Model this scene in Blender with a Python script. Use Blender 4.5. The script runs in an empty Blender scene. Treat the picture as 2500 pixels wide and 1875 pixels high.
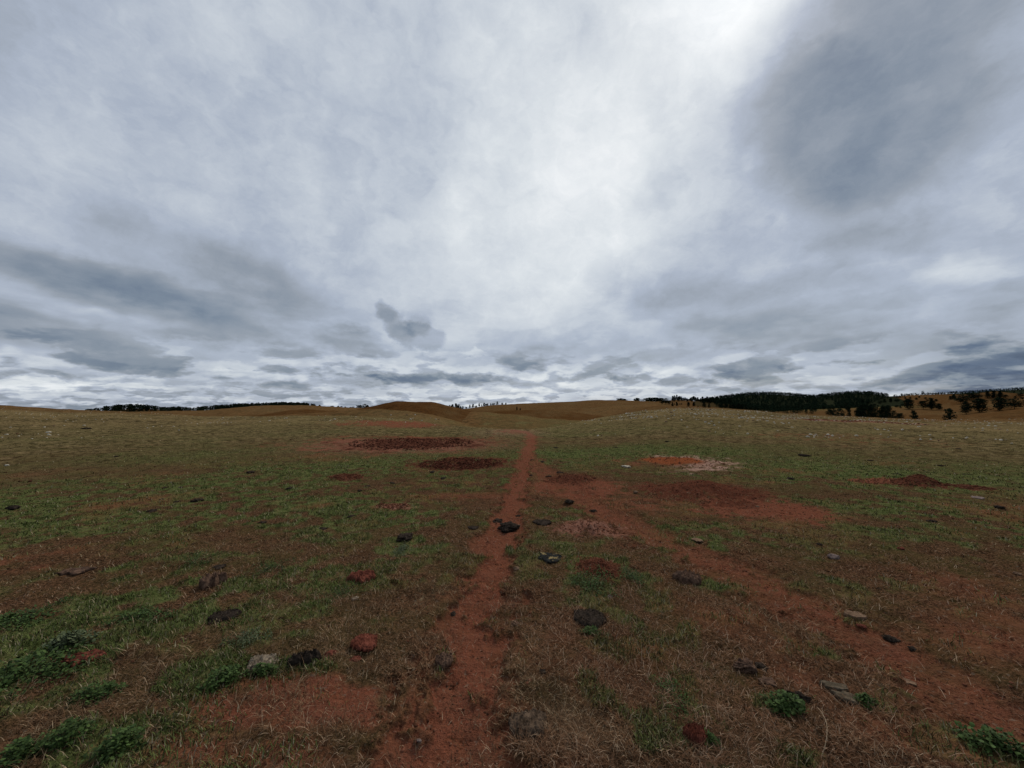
import bpy, bmesh, math, random
import numpy as np
from mathutils import Vector, Matrix
random.seed(7); RNG = np.random.default_rng(11)
S = bpy.context.scene; COL = S.collection
CAMH = 1.6; F = 940.0; TH = math.radians(2.97); CT, ST = math.cos(TH), math.sin(TH)

# ------------------------------------------------------------------ helpers
def pdir(px, py):
    """slopes u = x/y and v = z/y of the view ray through a point of the 2500 x 1875 photograph"""
    X = (np.asarray(px, float) - 1250) / F; U = (937.5 - np.asarray(py, float)) / F
    y = CT - U * ST; z = ST + U * CT
    return X / y, z / y

_P = RNG.permutation(4096).astype(np.int64)
def _h(ix, iy, s):
    return _P[(_P[(ix + s * 131) & 4095] + iy) & 4095]
def perlin(x, y, s=0):
    x = np.asarray(x, float); y = np.asarray(y, float)
    x0 = np.floor(x).astype(np.int64); y0 = np.floor(y).astype(np.int64)
    fx = x - x0; fy = y - y0
    u = fx * fx * fx * (fx * (fx * 6 - 15) + 10); w = fy * fy * fy * (fy * (fy * 6 - 15) + 10)
    def g(ix, iy, dx, dy):
        a = _h(ix, iy, s) * (2 * math.pi / 4096)
        return np.cos(a) * dx + np.sin(a) * dy
    n00 = g(x0, y0, fx, fy); n10 = g(x0 + 1, y0, fx - 1, fy)
    n01 = g(x0, y0 + 1, fx, fy - 1); n11 = g(x0 + 1, y0 + 1, fx - 1, fy - 1)
    a = n00 + u * (n10 - n00); b = n01 + u * (n11 - n01)
    return (a + w * (b - a)) * 1.5
def fbm(x, y, sc, octv=4, s=0, gain=0.5):
    t = 0; a = 1; tot = 0; f = 1.0 / sc
    for k in range(octv):
        t = t + a * perlin(x * f + 17.3 * k, y * f - 9.1 * k, s + k); tot += a; a *= gain; f *= 2.03
    return t / tot
def sstep(a, b, x):
    t = np.clip((x - a) / (b - a), 0, 1); return t * t * (3 - 2 * t)

# ------------------------------------------------------------------ terrain
UG = np.linspace(-2.2, 2.2, 4401)
def profile(pts, D, taper=True):
    px = [p[0] for p in pts]; py = [p[1] for p in pts]
    if taper:
        px = [px[0] - 160] + px + [px[-1] + 160]; py = [py[0] + 45] + py + [py[-1] + 45]
    u, v = pdir(px, py)
    z = np.interp(UG, u, CAMH + v * D)
    k = np.exp(-np.linspace(-2.5, 2.5, 45) ** 2); k /= k.sum()
    z = np.convolve(np.pad(z, 22, mode='edge'), k, mode='valid')
    return z
NEAR = [(0, 991, 62), (170, 1001, 62), (270, 1004, 60), (400, 1010, 58), (500, 1017, 55), (600, 1018, 50), (760, 1016, 48), (860, 1016, 46),
        (1000, 1026, 42), (1060, 1036, 34), (1130, 1042, 28), (1220, 1048, 25), (1270, 1049, 25), (1330, 1046, 27), (1380, 1039, 34), (1420, 1030, 42),
        (1460, 1021, 50), (1500, 1015, 56), (1560, 1004, 62), (1640, 997, 66), (1740, 997, 66), (1850, 1002, 64), (1900, 1008, 62), (2000, 1014, 60),
        (2100, 1018, 58), (2200, 1023, 56), (2300, 1028, 54), (2400, 1026, 54), (2500, 1024, 54)]
_u, _v = pdir([n[0] for n in NEAR], [n[1] for n in NEAR])
_D = np.array([n[2] for n in NEAR], float)
_k = np.exp(-np.linspace(-2.5, 2.5, 61) ** 2); _k /= _k.sum()
def _sm(a): return np.convolve(np.pad(a, 30, mode='edge'), _k, mode='valid')
N_D = _sm(np.interp(UG, _u, _D)); N_V = _sm(np.interp(UG, _u, _v)); N_Z = CAMH + N_V * N_D
LAYERS = []   # crest points, depth, front width, back width, base
def L(pts, D, wf, wb, base): LAYERS.append((profile(pts, D), D, wf, wb, base))
L([(640, 1018), (700, 1014), (780, 1010), (860, 1003), (930, 999), (1000, 1004), (1060, 1014), (1130, 1034)], 80, 26, 22, -7)
L([(860, 1003), (920, 990), (965, 980), (1060, 984), (1100, 992), (1150, 1004), (1200, 1014), (1250, 1028)], 125, 40, 35, -9)
L([(560, 1017), (640, 1012), (700, 1003), (750, 1000), (800, 1004), (860, 1006)], 150, 35, 35, -9)
L([(-200, 1008), (0, 1008), (270, 1006), (500, 1002), (590, 994), (650, 990), (750, 990), (850, 996), (940, 1000)], 300, 110, 70, -14)
L([(1150, 1006), (1250, 1013), (1330, 1023), (1420, 1028), (1500, 1031), (1600, 1036)], 120, 45, 35, -9)
L([(1120, 1008), (1220, 1003), (1320, 1001), (1400, 1008), (1480, 1017), (1560, 1024)], 210, 60, 50, -12)
L([(1050, 1006), (1140, 998), (1200, 989), (1300, 984), (1400, 980), (1450, 976), (1540, 978), (1640, 982), (1700, 990)], 480, 170, 120, -16)
L([(1380, 1014), (1440, 1000), (1490, 992), (1580, 987), (1660, 990), (1720, 1000)], 330, 90, 60, -14)
L([(1580, 985), (1610, 979), (1650, 976), (1700, 979), (1780, 986), (1850, 998), (1950, 1010)], 500, 130, 80, -16)
L([(1540, 1000), (1600, 990), (1660, 989), (1740, 994), (1820, 1001), (1900, 1008)], 250, 60, 60, -14)
L([(1690, 984), (1750, 974), (1820, 966), (1880, 963), (1930, 966), (1985, 971), (2030, 966), (2080, 961), (2130, 962), (2180, 970), (2230, 980)], 1000, 330, 200, -20)
L([(2120, 978), (2220, 965), (2300, 963), (2360, 964), (2500, 963), (2700, 962)], 1150, 420, 300, -20)
L([(2160, 968), (2300, 962), (2400, 957), (2500, 951), (2700, 940)], 2400, 600, 500, -20)
L([(2330, 968), (2380, 962), (2430, 956), (2470, 960), (2540, 966)], 850, 120, 100, -20)
L([(2080, 1024), (2200, 1016), (2260, 1009), (2330, 1002), (2400, 996), (2500, 989), (2650, 985)], 210, 55, 45, -14)
L([(2230, 1030), (2320, 1018), (2400, 1009), (2500, 999), (2650, 990)], 130, 36, 40, -9)
L([(2300, 992), (2380, 986), (2450, 976), (2500, 973), (2700, 968)], 430, 120, 90, -16)
L([(1820, 1010), (1950, 1001), (2050, 998), (2150, 994), (2250, 990), (2350, 990)], 420, 190, 160, -20)
L([(180, 1008), (260, 1003), (330, 997), (420, 1002), (520, 1004)], 420, 70, 70, -16)

PATCHES = [  # name, px, py, rx, ry, kind, lift(m), label, category
 ('soil_mound', 1715, 1203, 150, 26, 'dark', .10, 'low dark red mound of bare soil on the right, beside the branching path', 'dirt mound'),
 ('soil_mound', 2245, 1184, 58, 10, 'dark', .10, 'small dark brown soil mound in the green grass near the right edge', 'dirt mound'),
 ('soil_mound', 1650, 1130, 118, 15, 'orange', .06, 'orange soil mound with a pale pink rim below the stony right rise', 'dirt mound'),
 ('soil_mound', 1462, 1388, 52, 26, 'dark', .05, 'loose dark red soil heap behind the green weeds right of the main path', 'dirt mound'),
 ('soil_mound', 1440, 1288, 76, 18, 'pink', .05, 'reddish pink crumbly soil mound between the two paths', 'dirt mound'),
 ('soil_mound', 845, 1167, 40, 8, 'dark', .04, 'small dark red soil mound in the green left of the dark round wallow', 'dirt mound'),
 ('dirt_wallow', 1008, 1080, 150, 15, 'clod', -.04, 'wide wallow of dark red clods with pink rim, far left of the path', 'dirt wallow'),
 ('dirt_wallow', 1125, 1130, 104, 14, 'clod', -.04, 'dark brown oval wallow beside the path end, nearer of the two dark ones', 'dirt wallow'),
 ('dirt_patch', 2145, 1061, 66, 9, 'pink', 0, 'red bare patch with pale stones high on the right rise', 'dirt patch'),
 ('dirt_patch', 2005, 1068, 62, 9, 'stony', 0, 'brown stony bare patch on the right rise left of the red one', 'dirt patch'),
 ('dirt_patch', 1860, 1243, 150, 26, 'red', 0, 'long red bare strip running right from the dark soil mound', 'dirt patch'),
 ('dirt_patch', 2150, 1177, 62, 8, 'red', .01, 'thin reddish bare patch just left of the small brown mound', 'dirt patch'),
 ('dirt_patch', 962, 1235, 42, 8, 'pink', 0, 'small orange-red bare patch in the green left of the path', 'dirt patch'),
 ('dirt_patch', 1395, 1166, 60, 12, 'dark', .02, 'uneven reddish bare patch where the right path branches off', 'dirt patch'),
 ('dirt_patch', 2370, 1191, 50, 7, 'dark', .02, 'flat brown bare patch right of the small brown mound', 'dirt patch'),
]
PT = []
for p in PATCHES:
    u, v = pdir(p[1], p[2]); d = -CAMH / float(v)
    if p[2] < 1075: d = 40.0 if p[1] > 1900 else d
    _, vf = pdir(p[1], p[2] + p[4]); _, vb = pdir(p[1], p[2] - p[4])
    ry = (-CAMH / float(vb) + CAMH / float(vf)) / 2 if p[2] >= 1075 else 3.4
    PT.append([float(u) * d, d, p[3] / F * d, ry])

def smooth_z(x, y, want_id=False):
    x = np.asarray(x, float); y = np.asarray(y, float)
    yy = np.maximum(y, 0.3); u = np.clip(x / yy, -2.2, 2.2)
    side = sstep(-2.2, -1.7, x / yy) * (1 - sstep(1.7, 2.2, x / yy))
    nd = np.interp(u, UG, N_D); nz = np.interp(u, UG, N_Z) * side
    t = np.maximum(y, 0) / nd
    hump = np.where(t < 1, sstep(0.12, 1.02, t) * 0.75 + 0.25 * np.minimum(t, 1) ** 2, 1.0)
    z = nz * hump
    back = np.maximum(t - 1, 0)
    z = z - (nz + 8.5) * (1 - np.exp(-(back / 0.42) ** 2)) - 0.021 * np.maximum(y - 450, 0)
    wob = 1 + 0.06 * perlin(u * 3.1, u * 0 + 2.2, 5)
    acc = z
    s = 0.10 + np.minimum(0.0035 * yy, 1.0)
    if want_id: best = z.copy(); lid = np.zeros(z.shape, int)
    for n_, (zc, D, wf, wb, base) in enumerate(LAYERS):
        c = np.interp(u, UG, zc)
        dd = yy - D * wob
        t_ = dd / np.where(dd < 0, wf, wb)
        zl = base + (np.maximum(c, base) - base) * np.exp(-t_ ** 2) - np.maximum(base - c, 0) - 6 * np.maximum(np.abs(t_) - 1.4, 0) ** 2
        zl = np.maximum(zl, -400)
        e_ = np.exp(-np.minimum(np.abs(zl - acc) / s, 50))
        acc = np.where(y > 20, np.maximum(acc, zl) + s * (np.log1p(e_) - np.log(2) * e_), acc)
        if want_id: lid = np.where(zl > best, n_ + 1, lid); best = np.maximum(best, zl)
    if want_id: return lid
    return acc

def hit(px, py, dmin=1.2):
    u, v = pdir(px, py); u = float(u); v = float(v)
    ys = np.geomspace(dmin, 3000, 700)
    zt = smooth_z(u * ys, ys); r = CAMH + v * ys
    k = np.argmax(r < zt)
    if k > 0:
        ys = np.linspace(ys[k - 1], ys[k], 40); zt = smooth_z(u * ys, ys); r = CAMH + v * ys; k = np.argmax(r < zt)
    if k == 0: k = len(ys) - 1 if r[0] >= zt[0] else 0
    return u * ys[k], ys[k]
def hits(pts): return [hit(*p) for p in pts]

PATH_A = hits([(1062, 1950), (1075, 1875), (1100, 1780), (1135, 1650), (1160, 1540), (1188, 1420), (1215, 1330), (1240, 1260), (1262, 1200), (1276, 1150), (1286, 1110), (1296, 1085), (1300, 1066), (1275, 1053), (1240, 1050)])
PATH_B = hits([(1300, 1122), (1345, 1168), (1430, 1222), (1520, 1275), (1650, 1335), (1800, 1400), (1950, 1470), (2100, 1545), (2260, 1640), (2400, 1728), (2520, 1800), (2640, 1870)])
def polydist(x, y, pl, w):
    best = np.full(x.shape, 1e9)
    for k in range(len(pl) - 1):
        ax, ay = pl[k]; bx, by = pl[k + 1]
        dx, dy = bx - ax, by - ay; L2 = dx * dx + dy * dy
        t = np.clip(((x - ax) * dx + (y - ay) * dy) / L2, 0, 1)
        ww = w[k] + (w[k + 1] - w[k]) * t
        best = np.minimum(best, np.hypot(x - ax - t * dx, y - ay - t * dy) / ww)
    return best
WA = [.25, .24, .23, .22, .21, .21, .22, .22, .22, .22, .22, .24, .3, .35, .3]
WB = [.25, .34, .32, .3, .28, .28, .27, .26, .26, .26, .26, .26]
# ellipses of colour: px, py, rx, ry, amount
GREEN = [(330, 1215, 430, 95, .9), (60, 1210, 200, 70, .6), (870, 1125, 330, 34, .95), (880, 1245, 230, 75, .8), (1560, 1105, 330, 26, .9), (2260, 1150, 520, 62, 1.0), (1700, 1140, 250, 30, .5), (2420, 1260, 260, 90, .7),
         (1700, 1300, 170, 45, .75), (1480, 1430, 150, 80, .9), (1950, 1330, 170, 45, .5), (1650, 1780, 230, 120, .62), (1600, 1560, 170, 90, .62), (1480, 1680, 60, 90, .5), (1780, 1430, 120, 40, .6), (2080, 1420, 160, 40, .55), (2250, 1720, 160, 60, .5), (1850, 1820, 200, 60, .55), (2050, 1620, 120, 40, .45), (760, 1500, 140, 60, .45), (1080, 1400, 60, 50, .5), (430, 1700, 200, 60, .5), (480, 1450, 200, 50, .6), (1750, 1600, 190, 60, .4), (60, 1540, 150, 90, 1.0), (110, 1640, 170, 90, 1), (340, 1520, 190, 50, .9), (260, 1820, 240, 90, .8), (590, 1650, 170, 50, .9),
         (1190, 1030, 120, 10, .9), (1400, 1035, 160, 8, .7), (1380, 1250, 90, 40, .6), (1000, 1330, 90, 45, .7), (2200, 1440, 260, 80, .35), (2440, 1820, 170, 70, .9), (1930, 1730, 110, 50, .7), (620, 1100, 260, 18, .5), (700, 1400, 180, 55, .45), (280, 1390, 250, 50, .35), (900, 1050, 300, 10, .5), (1050, 1180, 260, 30, .6), (2200, 1490, 150, 50, .3)]
BARE = [(90, 1365, 150, 50, .42), (760, 1720, 260, 70, .75), (700, 1840, 400, 60, .45), (520, 1560, 160, 30, .25), (1230, 1850, 200, 80, .35), (1100, 1440, 120, 90, .3), (1800, 1500, 170, 50, .33), (2300, 1560, 120, 50, .3), (1250, 1054, 60, 7, .5), (1000, 1083, 240, 22, .75), (1560, 1230, 170, 26, .42), (1420, 1190, 120, 26, .7), (1950, 1262, 110, 20, .45), (1640, 1132, 140, 17, .5), (980, 1035, 130, 9, .7), (2070, 1070, 240, 16, .35), (450, 1330, 200, 30, .25), (2480, 1650, 120, 60, .3), (900, 1330, 160, 50, .2), (1000, 1620, 150, 120, .25), (1130, 1760, 240, 130, .42), (1230, 1560, 120, 90, .3), (1400, 1620, 160, 60, .3), (2050, 1270, 100, 12, .4)]
def ell(lst):
    out = []
    for (px, py, rx, ry, a) in lst:
        x, y = hit(px, py); _, y2 = hit(px, py + ry)
        ry_ = max((y - y2) * 1.15, .05)
        out.append((x, y, rx / F * y, ry_, a))
    return out
EG, EB = ell(GREEN), ell(BARE)
def ellmask(x, y, E, wx, wy, soft=.55):
    m = np.zeros(x.shape)
    for (cx, cy, rx, ry, a) in E:
        q = np.hypot((x - cx) / rx + wx, (y - cy) / ry + wy)
        m = np.maximum(m, a * (1 - sstep(1 - soft, 1 + soft, q)))
    return m

def masks(x, y):
    x = np.asarray(x, float); y = np.asarray(y, float)
    r = np.hypot(x, y) + 1e-3
    n1 = fbm(x, y, 1.1, 4, 3); n2 = fbm(x, y, .28, 3, 9); n3 = fbm(x, y, 5.0, 4, 21); n4 = fbm(x, y, 26, 4, 33)
    wx, wy = n1 * .45, fbm(x, y, 1.3, 4, 40) * .45
    g = ellmask(x, y, EG, wx, wy) 
    base = .38 + .6 * n3 + .4 * n1 + .12 * sstep(4.5, 8, r)
    g = np.clip(np.maximum(g * (.86 + 1.1 * n2 + .7 * n1 + .5 * n3), base * .75) , 0, 1)
    far = sstep(9.5, 21, r)
    nw = 1 - sstep(7, 18, r)
    g = g * (1 - nw * .8) + nw * .8 * sstep(.32, .68, g + .55 * n2 + .3 * n1)
    g = g * (1 - far * .72) + far * np.clip(.04 + .6 * n3 + .5 * n4, 0, .4)
    g = np.where(r > 90, g * .2 + .3 * sstep(.0, .5, n4), g)
    u = x / np.maximum(y, 1)
    rise = sstep(30, 44, r) * (1 - sstep(75, 90, r)) * np.maximum(sstep(.15, .35, x / np.maximum(y, 1)), sstep(.35, .8, -x / np.maximum(y, 1)))
    g = g * (1 - rise * .85)
    vg = sstep(60, 80, y) * (1 - sstep(118, 150, y)) * sstep(-.12, -.06, u) * (1 - sstep(.2, .35, u))
    g = np.maximum(g, vg * (.42 + .5 * n3)); g = np.maximum(g, sstep(330, 420, y) * (1 - sstep(600, 750, y)) * sstep(.6, .75, u) * (1 - sstep(1.05, 1.15, u)) * .6)
    pa = polydist(x, y, PATH_A, WA); pb = polydist(x, y, PATH_B, WB)
    ed = n2 * 1.35 + n1 * .85 + fbm(x, y, .08, 3, 15) * .8
    path_a = 1 - sstep(.65, 1.35, pa + ed); path_b = 1 - sstep(.55, 1.5, pb + ed)
    eb = ellmask(x, y, EB, wx, wy, .8)
    bare = sstep(.22, .75, eb * 1.1 + (n2 * .8 + n1 * .6) * (eb > .02)) * np.minimum(1, eb * 1.6 + .15)
    bare = np.maximum(bare, np.clip((-n3 * .9 + n1 * .8 + n2 * .4 - .18) * 1.6, 0, .7) * (1 - far))
    pm = []; dmn = []
    for k, (cx, cy, rx, ry) in enumerate(PT):
        near = (np.abs(x - cx) < 2.2 * rx) & (np.abs(y - cy) < 2.2 * ry)
        q = np.full(x.shape, 9.0); dm = np.zeros(x.shape)
        if near.any():
            xs, ys = x[near], y[near]
            wn = fbm(xs, ys, rx * .7, 4, 60 + k); wm = fbm(xs, ys, rx * .12, 3, 80 + k)
            q[near] = np.hypot((xs - cx) / rx + wn * .6, (ys - cy) / ry + fbm(xs, ys, rx * .5, 4, 75 + k) * .7) + wm * .75 + fbm(xs, ys, rx * .35, 3, 77 + k) * .4
            dm[near] = np.exp(-(np.hypot((xs - cx) / rx + wn * .2, (ys - cy) / ry + wn * .25) / .62) ** 2)
        pm.append(1 - sstep(.7, 1.25, q)); dmn.append(dm)
    return g, bare, path_a, path_b, pm, n1, n2, n3, n4, far, dmn

def height(x, y, mk=None):
    z = smooth_z(x, y)
    if mk is None: mk = masks(x, y)
    g, bare, pa, pb, pm, n1, n2, n3, n4, far, dmn = mk
    r = np.hypot(x, y)
    near = 1 - sstep(14, 30, r)
    z = z + .05 * n3 * sstep(.5, 6, r) + .025 * n1 + .012 * n2 * near + .22 * n4 * sstep(12, 60, r) + sstep(120, 700, r) * 1.2 * fbm(x, y, 130, 3, 70)
    z = z + .55 * np.abs(fbm(x, y, 11, 3, 97)) * sstep(75, 130, r) + near * (.012 * fbm(x, y, .08, 3, 90) + .028 * np.maximum(fbm(x, y, .22, 3, 92), -.05)) + .075 * np.maximum(fbm(x, y, .55, 4, 93), -.02) * sstep(5, 14, r) * (1 - sstep(50, 90, r)) + .16 * np.maximum(fbm(x, y, 1.5, 3, 94), 0) * sstep(22, 40, r) * (1 - sstep(90, 120, r)) + .07 * fbm(x, y, 2.2, 3, 95) * sstep(25, 45, r) * (1 - sstep(90, 140, r))
    z = z - .034 * np.maximum(pa, pb * .8) * near + near * np.maximum(pa, pb) * (.012 * fbm(x, y, .12, 3, 99) - .014 * np.maximum(fbm(x, y, .3, 3, 101), 0))
    for k, p in enumerate(PATCHES):
        m = pm[k]
        if m.max() > 0:
            z = z + p[6] * 1.6 * dmn[k] * (1 + .5 * fbm(x, y, .5, 3, 110))
            if p[5] == 'clod': z = z + m * .055 * np.maximum(fbm(x, y, .25, 2, 120), -.1)
            elif p[5] in ('dark', 'pink', 'stony'): z = z + m * .03 * fbm(x, y, .12, 3, 130)
    return z
def gz(x, y): return float(height(np.array([x]), np.array([y]))[0])

# ------------------------------------------------------------------ node material helper
class NT:
    def __init__(s, tree): s.t = tree; s.n = tree.nodes; s.l = tree.links
    def new(s, typ, **kw):
        n = s.n.new(typ)
        for k, v in kw.items():
            if k == 'inp':
                for i, val in v.items():
                    if hasattr(val, 'links') or isinstance(val, bpy.types.NodeSocket): s.l.new(val, n.inputs[i])
                    else: n.inputs[i].default_value = val
            else: setattr(n, k, v)
        return n
    def noise(s, vec, scale, detail=3, rough=.55, dist=0):
        return s.new('ShaderNodeTexNoise', inp={'Vector': vec, 'Scale': scale, 'Detail': detail, 'Roughness': rough, 'Distortion': dist}).outputs['Fac']
    def math(s, op, a, b=0.0, c=0.0, clamp=False):
        return s.new('ShaderNodeMath', operation=op, use_clamp=clamp, inp={0: a, 1: b, 2: c}).outputs[0]
    def mr(s, v, a, b, c=0.0, d=1.0, smooth=False):
        return s.new('ShaderNodeMapRange', interpolation_type='SMOOTHSTEP' if smooth else 'LINEAR', inp={0: v, 1: a, 2: b, 3: c, 4: d}).outputs[0]
    def mix(s, f, a, b, mode='MIX'):
        n = s.new('ShaderNodeMix', data_type='RGBA', blend_type=mode)
        for i, val in ((0, f), (6, a), (7, b)):
            if isinstance(val, bpy.types.NodeSocket): s.l.new(val, n.inputs[i])
            else: n.inputs[i].default_value = val
        return n.outputs[2]
def mat(name):
    m = bpy.data.materials.new(name); m.use_nodes = True
    nt = NT(m.node_tree); b = nt.n['Principled BSDF']
    b.inputs['Roughness'].default_value = 1.0; b.inputs['Specular IOR Level'].default_value = 0.0
    return m, nt, b
def c4(r, g, b): return (r, g, b, 1)

def ground_mat():
    m, t, b = mat('prairie_ground')
    geo = t.new('ShaderNodeNewGeometry').outputs['Position']
    def at(n): return t.new('ShaderNodeAttribute', attribute_name=n).outputs['Fac']
    nf = t.noise(geo, 55, 4, .7); nm = t.noise(geo, 7, 5, .7); nl = t.noise(geo, 1.3, 4, .6); nx = t.noise(geo, .12, 4, .6)
    nff = t.noise(geo, 170, 2, .7)
    nk = t.noise(geo, 2.6, 6, .75)
    far_t = t.mix(t.mr(nk, .42, .58), c4(.038, .026, .011), c4(.270, .190, .090))
    thatch = t.mix(t.mr(nf, .38, .62), c4(.018, .009, .005), c4(.190, .092, .050))
    thatch = t.mix(t.mr(nm, .42, .32), thatch, c4(.014, .007, .004))
    thatch = t.mix(at('farm'), thatch, far_t)
    thatch = t.mix(t.mr(nl, .45, .6, 0, .5), thatch, c4(.085, .068, .024))
    green = t.mix(t.mr(t.math('ADD', t.math('MULTIPLY', nf, .5), t.math('MULTIPLY', nm, .5)), .40, .60), c4(.022, .036, .009), c4(.145, .190, .055))
    green = t.mix(t.mr(nm, .45, .75), green, c4(.160, .128, .055))
    green = t.mix(t.mr(nm, .42, .32), green, c4(.022, .024, .009))
    soil = t.mix(t.mr(nf, .3, .72), c4(.105, .033, .018), c4(.33, .103, .055))
    soil = t.mix(t.mr(nm, .35, .65), soil, c4(.19, .070, .040))
    soil = t.mix(t.mr(nm, .38, .30), soil, c4(.040, .014, .008))
    soil = t.mix(t.mr(nff, .64, .72), soil, c4(.36, .22, .15))
    gold = t.mix(t.mr(nm, .35, .65), c4(.12, .080, .032), c4(.32, .225, .105))
    rust = t.mix(t.mr(nx, .3, .7), c4(.155, .066, .024), c4(.255, .122, .046))
    rust = t.mix(t.mr(nl, .35, .7), rust, c4(.105, .055, .020))
    nt = t.noise(geo, .55, 7, .8)
    rust = t.mix(t.mr(nt, .51, .43, 0, .85), rust, c4(.050, .026, .010))
    rust = t.mix(t.mr(nt, .56, .66, 0, .6), rust, c4(.30, .19, .085))
    fl = t.mr(nl, .3, .7, -.22, .22); fm = t.mr(nm, .3, .7, -.3, .3)
    def fac(a, k=1.0):
        v = t.math('ADD', at(a), t.math('MULTIPLY', fm, t.math('MULTIPLY', at(a), k)))
        return t.math('MINIMUM', t.math('MAXIMUM', v, 0), 1)
    col = t.mix(fac('green'), thatch, green)
    col = t.mix(fac('gold'), col, gold)
    col = t.mix(fac('rust', .3), col, rust)
    col = t.mix(fac('tone', .3), col, t.mix(t.mr(nl, .35, .65), c4(.050, .022, .008), c4(.115, .048, .014)))
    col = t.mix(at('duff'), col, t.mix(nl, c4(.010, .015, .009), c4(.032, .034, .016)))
    col = t.mix(fac('bare', .9), col, soil)
    dark = t.mix(t.mr(nf, .35, .65), c4(.018, .007, .005), c4(.105, .034, .020))
    col = t.mix(fac('dark', .4), col, dark)
    pale = t.mix(t.mr(nm, .3, .7), c4(.28, .14, .09), c4(.50, .32, .24))
    col = t.mix(fac('pale', .6), col, pale)
    orange = t.mix(t.mr(nf, .3, .7), c4(.17, .045, .018), c4(.34, .105, .04))
    col = t.mix(fac('orange', .4), col, orange)
    ns = t.noise(geo, 4.5, 6, .75)
    mid = t.math('MULTIPLY', at('farm'), t.math('SUBTRACT', 1.0, at('rust')))
    mid = t.math('MULTIPLY', t.math('MAXIMUM', mid, 0.0), t.math('SUBTRACT', 1.0, t.math('MINIMUM', at('bare'), 1.0)))
    col = t.mix(t.math('MULTIPLY', t.mr(ns, .45, .38, 0, .8), mid), col, c4(.020, .018, .008))
    col = t.mix(t.math('MULTIPLY', t.mr(ns, .58, .66, 0, .7), mid), col, c4(.34, .26, .14))
    # grey lichen / dead litter flecks
    fl2 = t.math('MULTIPLY', t.mr(t.noise(geo, 30, 3, .6), .60, .70), t.math('SUBTRACT', 1.0, at('farm')))
    col = t.mix(t.math('MULTIPLY', fl2, .45), col, c4(.27, .21, .15))
    t.l.new(col, b.inputs['Base Color'])
    bsum = t.math('ADD', t.math('MULTIPLY', nm, .6), t.math('MULTIPLY', nf, .25))
    bp = t.new('ShaderNodeBump', inp={'Height': bsum, 'Strength': 1.0, 'Distance': .08})
    t.l.new(bp.outputs[0], b.inputs['Normal'])
    return m
GM = ground_mat()

def mk_mesh(name, V, Fs=None, quads=None, tris=None, attrs=None, colors=None, m=None, smooth=True):
    """fast mesh from numpy arrays; quads (n,4) and tris (n,3)"""
    me = bpy.data.meshes.new(name)
    nq = 0 if quads is None else len(quads); ntr = 0 if tris is None else len(tris)
    me.vertices.add(len(V)); me.vertices.foreach_set('co', np.ascontiguousarray(V, np.float32).ravel())
    loops = []; 
    if nq: loops.append(np.asarray(quads, np.int32).ravel())
    if ntr: loops.append(np.asarray(tris, np.int32).ravel())
    loops = np.concatenate(loops)
    me.loops.add(len(loops)); me.loops.foreach_set('vertex_index', loops)
    st = np.concatenate([np.arange(nq) * 4, nq * 4 + np.arange(ntr) * 3]).astype(np.int32)
    me.polygons.add(nq + ntr); me.polygons.foreach_set('loop_start', st)
    me.update(calc_edges=True)
    if smooth: me.polygons.foreach_set('use_smooth', np.ones(nq + ntr, bool))
    for k, a in (attrs or {}).items():
        at = me.attributes.new(k, 'FLOAT', 'POINT'); at.data.foreach_set('value', np.ascontiguousarray(a, np.float32))
    if colors is not None:
        at = me.attributes.new('tint', 'FLOAT_COLOR', 'POINT'); at.data.foreach_set('color', np.ascontiguousarray(colors, np.float32).ravel())
    if m: me.materials.append(m)
    return me
def link(name, me, parent=None, label=None, cat=None, group=None, kind=None, loc=None):
    o = bpy.data.objects.new(name, me); COL.objects.link(o)
    if parent: o.parent = parent
    if loc is not None: o.location = loc
    if label: o['label'] = label
    if cat: o['category'] = cat
    if group: o['group'] = group
    if kind: o['kind'] = kind
    return o

# ------------------------------------------------------------------ ground sheet (polar grid round the viewer's standpoint)
az = np.radians(np.concatenate([np.arange(-180, -62, 2.0), np.linspace(-62, -57, 12)[:-1], np.linspace(-57, 57, 1050), np.linspace(57, 62, 12)[1:], np.arange(64, 180.1, 2.0)]))
rr = np.concatenate([[.02, .2, .45], np.geomspace(.8, 11, 560), np.geomspace(11.1, 160, 330)[0:], np.geomspace(163, 3200, 190), np.geomspace(3400, 9000, 12)])
A, R = np.meshgrid(az, rr); X = R * np.sin(A); Y = R * np.cos(A)
x = X.ravel(); y = Y.ravel()
mk = masks(x, y); Zg = height(x, y, mk)
g, bare, pa, pb, pm, n1, n2, n3, n4, far, dmn = mk
rad = np.hypot(x, y); uu = x / np.maximum(y, 1)
pathm = np.maximum(pa * (.95 + .5 * n2 + .3 * n1), pb * (.68 + .7 * n2 + .4 * n1))
dark = np.zeros_like(x); pale = np.zeros_like(x); orange = np.zeros_like(x)
bare2 = np.maximum(bare, pathm * 1.05)
for k, p in enumerate(PATCHES):
    mm = pm[k]
    kind = p[5]
    if kind in ('dark', 'clod'): dark = np.maximum(dark, mm * (.58 if kind == 'dark' else .8 + .5 * n2)); bare2 = np.maximum(bare2, mm)
    if kind == 'orange':
        cx, cy, rx, ry = PT[k]
        orange = np.maximum(orange, mm * (1 - sstep(.5, .75, np.hypot((x - cx + .05 * rx) / rx + n1 * .1, (y - cy - .1 * ry) / ry))) * 1.1)
        pale = np.maximum(pale, mm * sstep(.1, .5, (x - cx) / rx * .6 + np.hypot((x - cx) / rx, (y - cy) / ry) * .5) * .95)
    if kind in ('pink', 'red', 'stony'): bare2 = np.maximum(bare2, mm); 
    if kind == 'pink': pale = np.maximum(pale, mm * .28)
    if kind == 'stony': pale = np.maximum(pale, mm * .35 * (n2 > 0))
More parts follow.
